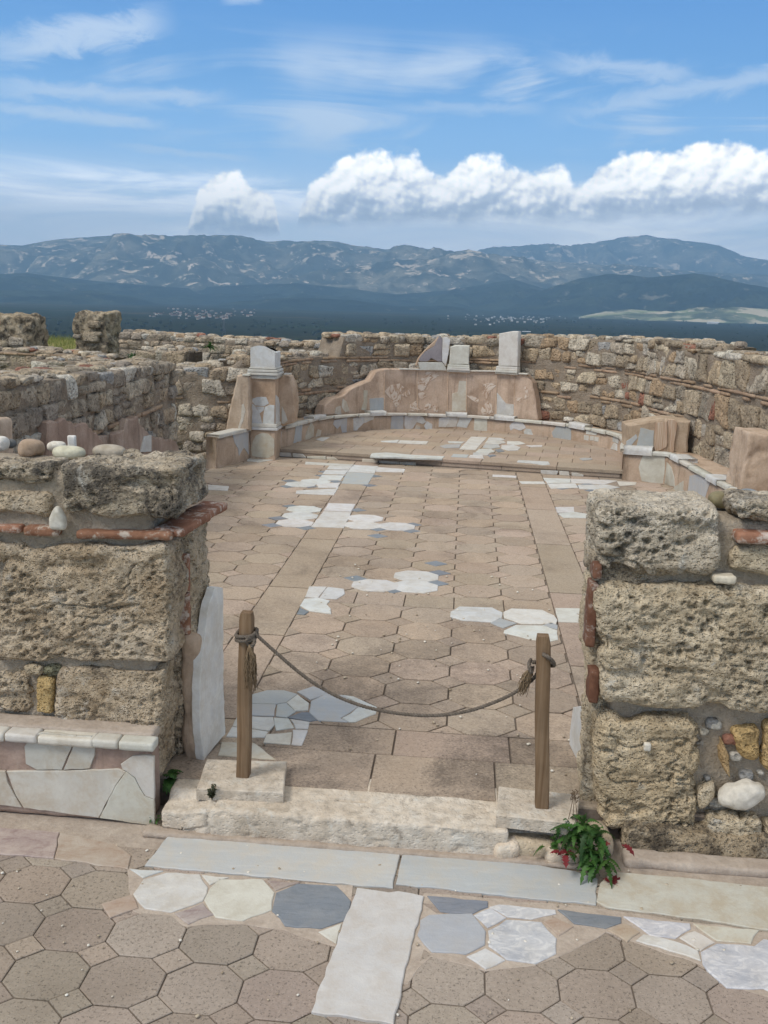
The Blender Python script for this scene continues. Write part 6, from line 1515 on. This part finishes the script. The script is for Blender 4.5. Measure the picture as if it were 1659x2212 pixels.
def stub_pillar(label, x0, x1, ytop, ybot, Y, seed, taper=.08, notch=0):
    pa = aty(x0, ytop, Y); pb = aty(x1, ytop, Y); w = pb[0]-pa[0]; h = pa[2]-.1
    t = thing('stone_stub', label, 'pillar stump', (pa[0]+w/2, Y+.3, .1), 'broken stone stubs beyond the walls')
    r = random.Random(seed); z = .1
    a = Acc(); k = 0
    p, n, F = rblock(w/2, .33, h/2, .035, .022); pc = p + np.array([0, 0, h/2]); f = 1 + taper*(1-np.clip(pc[:, 2]/h, 0, 1)); 
    p = rough(p*np.array([1, 1, 1]), n, .09, 2.6, seed, 4); p = rough(p, n, .05, 8, seed+4, 4); p = p - n*(.04*(1-sst(worley(p+seed, 7, seed), .15, .5)))[:, None]; p[:, 0] *= f
    if notch: p[:, 0] -= notch*sst(-p[:, 2], -h*.18, -h*.02)*(n[:, 0] < -.3)
    a.add(p + np.array([pa[0]+w/2, Y+.33, .1+h/2]), F, (.98, .95, .88)); a.build('masonry', M['trav_dark'], t)
    b = Acc()
    for j in range(7):
        zz = r.uniform(.1+h*.35, .1+h); s = r.uniform(.05, .11); x = pa[0] + r.uniform(.04, w-.04)
        rstone(b, (x, Y+.03, zz-s*.4), (s*1.3, .07, s*.75), r.randrange(999), .03, .03, r.choice(TRAV), 0, .25)
    b.build('facing_stones', M['rubble'], t)
stub_pillar('tall tapering broken stone stub left of the back wall', 158, 229, 673, 770, 15.2, 3, .18, .06)
stub_pillar('broad broken stone stub cut off by the left edge', -70, 64, 679, 765, 14.6, 5, .04)
# greenery on the walls
o = aty(455, 748, 14.05); rosette('weed', 'dark green clump growing on the long back wall', 'plant', (o[0], o[1]-.05, o[2]-.03), 40, (.06, .16), .02, 21, 0, (.0, 1.2), lobes=3)
o = aty(287, 770, 12.6); rosette('weed', 'small dark green weed in the shadow behind the low wall', 'plant', (o[0], o[1], o[2]-.02), 26, (.06, .13), .02, 22, 0, (.0, 1.2), lobes=3)
o = (-2.86, 10.3, ZF); rosette('weed', 'tiny green weed at the foot of the shoulder wall', 'plant', o, 18, (.04, .08), .012, 23, 0, (.0, 1.2), lobes=3)

# ------------------------------------------------------------------ grass on the bank at the far left
def build_grass():
    r = np.random.default_rng(4); n = 15000
    x = r.uniform(-22, -7.5, n); y = r.uniform(15.6, 34, n); z = ground_z(x, y); V = np.zeros((n*3, 3)); h = r.uniform(.06, .2, n); an = r.uniform(0, 6.28, n); w = .012
    V[0::3] = np.stack([x-w*np.cos(an), y-w*np.sin(an), z-.02], 1); V[1::3] = np.stack([x+w*np.cos(an), y+w*np.sin(an), z-.02], 1); V[2::3] = np.stack([x+r.normal(0, .05, n), y+r.normal(0, .05, n), z+h], 1)
    a = Acc(); a.add(V, [(3*i, 3*i+1, 3*i+2) for i in range(n)]); k = np.repeat(r.uniform(.6, 1.4, n), 3)[:, None]; a.t[-1][:, :3] *= k
    o = a.build('grass', M['grass']); tag(o, 'short yellow green grass on the bank beyond the walls', 'grass', kind='stuff')
build_grass()

# ------------------------------------------------------------------ far village, sheds and trees on the plain
def far_at(px, py):
    """point on the plain seen in that direction"""
    r = ray(px, py); t = (PLAIN-CAMZ)/r[2]; return np.array([r[0]*t, r[1]*t, PLAIN])
M['housewall'] = mat_plain('house_wall', (.55, .53, .48), (.75, .72, .66), .05, .9, .3, .1, .01)
M['houseroof'] = mat_plain('house_roof', (.25, .12, .08), (.36, .19, .13), .05, .9, .3, .1, .01)
M['shedroof'] = mat_plain('shed_roof', (.62, .64, .66), (.78, .79, .8), .05, .6, .3, .1, .01)
def house(acc, c, w, d, h, rot, tint=(1, 1, 1)):
    v = np.array([(-w, -d, 0), (w, -d, 0), (w, d, 0), (-w, d, 0), (-w, -d, h), (w, -d, h), (w, d, h), (-w, d, h), (-w, 0, h*1.45), (w, 0, h*1.45)], float)
    acc.add(rotz(v, rot)+c, [(0, 1, 5, 4), (2, 3, 7, 6), (1, 2, 6, 9, 5), (3, 0, 4, 8, 7)], tint, 0)
    e = np.array([(-w*1.05, -d*1.1, h*.97), (w*1.05, -d*1.1, h*.97), (w*1.05, 0, h*1.48), (-w*1.05, 0, h*1.48), (w*1.05, d*1.1, h*.97), (-w*1.05, d*1.1, h*.97)], float)
    acc.add(rotz(e, rot)+c, [(0, 1, 2, 3), (3, 2, 4, 5)], tint, 1)
def village(label, cx, cy, sx, sy, n, seed, red):
    r = random.Random(seed); a = Acc()
    for k in range(n):
        q = far_at(cx+r.gauss(0, sx), cy+r.gauss(0, sy)); s = r.uniform(.7, 1.5)
        house(a, q, 4.5*s, 3.4*s, 4.5*s, r.uniform(0, 3.1), (r.uniform(.35, .95),)*3)
    o = a.build('village_houses', [M['housewall'], M['houseroof'] if red else M['shedroof']], smooth=False); tag(o, label, 'village', kind='stuff')
village('scattered far houses of a village on the plain left of centre', 430, 680, 58, 5.5, 100, 3, True)
village('scattered far houses of a village on the plain right of centre', 1100, 690, 60, 5, 90, 5, False)
def shed(label, px, py, L, W_, H, rot, seed):
    q = far_at(px, py); t = thing('long_shed', label, 'shed', q, 'long pale sheds on the plain'); a = Acc(); b = Acc()
    v = np.array([(-L, -W_, 0), (L, -W_, 0), (L, W_, 0), (-L, W_, 0), (-L, -W_, H), (L, -W_, H), (L, W_, H), (-L, W_, H), (-L, 0, H*1.3), (L, 0, H*1.3)], float)
    a.add(rotz(v, rot)+q, [(0, 1, 5, 4), (2, 3, 7, 6), (1, 2, 6, 9, 5), (3, 0, 4, 8, 7)]); a.build('wall', M['housewall'], t, smooth=False)
    e = np.array([(-L-1, -W_-1, H*.96), (L+1, -W_-1, H*.96), (L+1, 0, H*1.34), (-L-1, 0, H*1.34), (L+1, W_+1, H*.96), (-L-1, W_+1, H*.96)], float); b.add(rotz(e, rot)+q, [(0, 1, 2, 3), (3, 2, 4, 5)]); b.build('roof', M['shedroof'], t, smooth=False)
shed('long pale shed just right of the tall pilaster stub, far on the plain', 1137, 718, 15, 4, 3, .05, 1)
shed('wide pale shed at the edge of the sunny fields, far right', 1540, 700, 38, 12, 11, .1, 2)
shed('small white shed on the plain below the sunny fields at right', 1526, 733, 8, 4, 3, .1, 3)
shed('pale shed on the plain between the two stone stubs at left', 128, 747, 9, 3, 2.2, .1, 4)
def far_trees():
    r = random.Random(12); a = Acc()
    for k in range(420):
        px = r.uniform(-150, 1800); py = 690 + 60*r.random()**1.3 + .03*(px-1012)*0
        q = far_at(px, py); s = r.uniform(3, 6.5)
        if q[1] < 800: continue
        p, n, F = rblock(s*r.uniform(.8, 1.6), s, s*.9, s*.85, s*.5); a.add(rough(p, n, s*.35, .35/s*2, k, 3)+q+np.array([0, 0, s*.75]), F, (r.uniform(.7, 1.3),)*3)
    M['fartree'] = mat_plain('far_tree', (.012, .018, .008), (.03, .042, .018), .3, 1, 1, .2, .1)
    o = a.build('far_trees', M['fartree']); tag(o, 'dark far trees dotted over the valley plain', 'trees', kind='stuff')
far_trees()
def pylon():
    q = far_at(484, 726); t = thing('pylon', 'thin lattice power pylon on the plain behind the back wall', 'pylon', q); a = Acc(); h = 42.0; M['steel'] = mat_plain('galvanised_steel', (.10, .11, .12), (.16, .17, .18), .3)
    for sx, sy in ((-1, -1), (1, -1), (1, 1), (-1, 1)): tube(a, [q+np.array([sx*4, sy*4, 0]), q+np.array([sx*.9, sy*.9, h*.75]), q+np.array([sx*.2, sy*.2, h])], .35, 4)
    for f in (.15, .3, .45, .6, .75):
        w = 4-3.1*f/.75; 
        for s in (-1, 1): tube(a, [q+np.array([-w, s*w, f*h]), q+np.array([w-.3, s*(w-.3), (f+.13)*h])], .22, 4)
    for f, L in ((.78, 7), (.88, 5.5)): tube(a, [q+np.array([-L, 0, f*h]), q+np.array([L, 0, f*h])], .3, 4)
    a.build('lattice', M['steel'], t)
pylon()

# ------------------------------------------------------------------ the air
def build_haze():
    lo = np.array([-22000, -1500, PLAIN-30.]); hi = np.array([22000, 21500, 1620.])
    v = [(lo[0] if i & 1 == 0 else hi[0], lo[1] if i & 2 == 0 else hi[1], lo[2] if i & 4 == 0 else hi[2]) for i in range(8)]
    me = bpy.data.meshes.new('haze'); me.from_pydata(v, [], [(0, 2, 3, 1), (4, 5, 7, 6), (0, 1, 5, 4), (2, 6, 7, 3), (0, 4, 6, 2), (1, 3, 7, 5)]); me.update()
    m = bpy.data.materials.new('haze_air'); m.use_nodes = True; t = NT(m.node_tree)
    vol = t.n('ShaderNodeVolumePrincipled'); o = t.n('ShaderNodeOutputMaterial'); t.t.links.new(vol.outputs[0], o.inputs['Volume'])
    vol.inputs['Color'].default_value = (.39, .68, 1.0, 1); vol.inputs['Density'].default_value = 8.4e-5; vol.inputs['Anisotropy'].default_value = 0.1
    me.materials.append(m); ob = bpy.data.objects.new('haze', me); COL.objects.link(ob); tag(ob, 'pale blue haze over the valley', 'haze', kind='stuff')
build_haze()
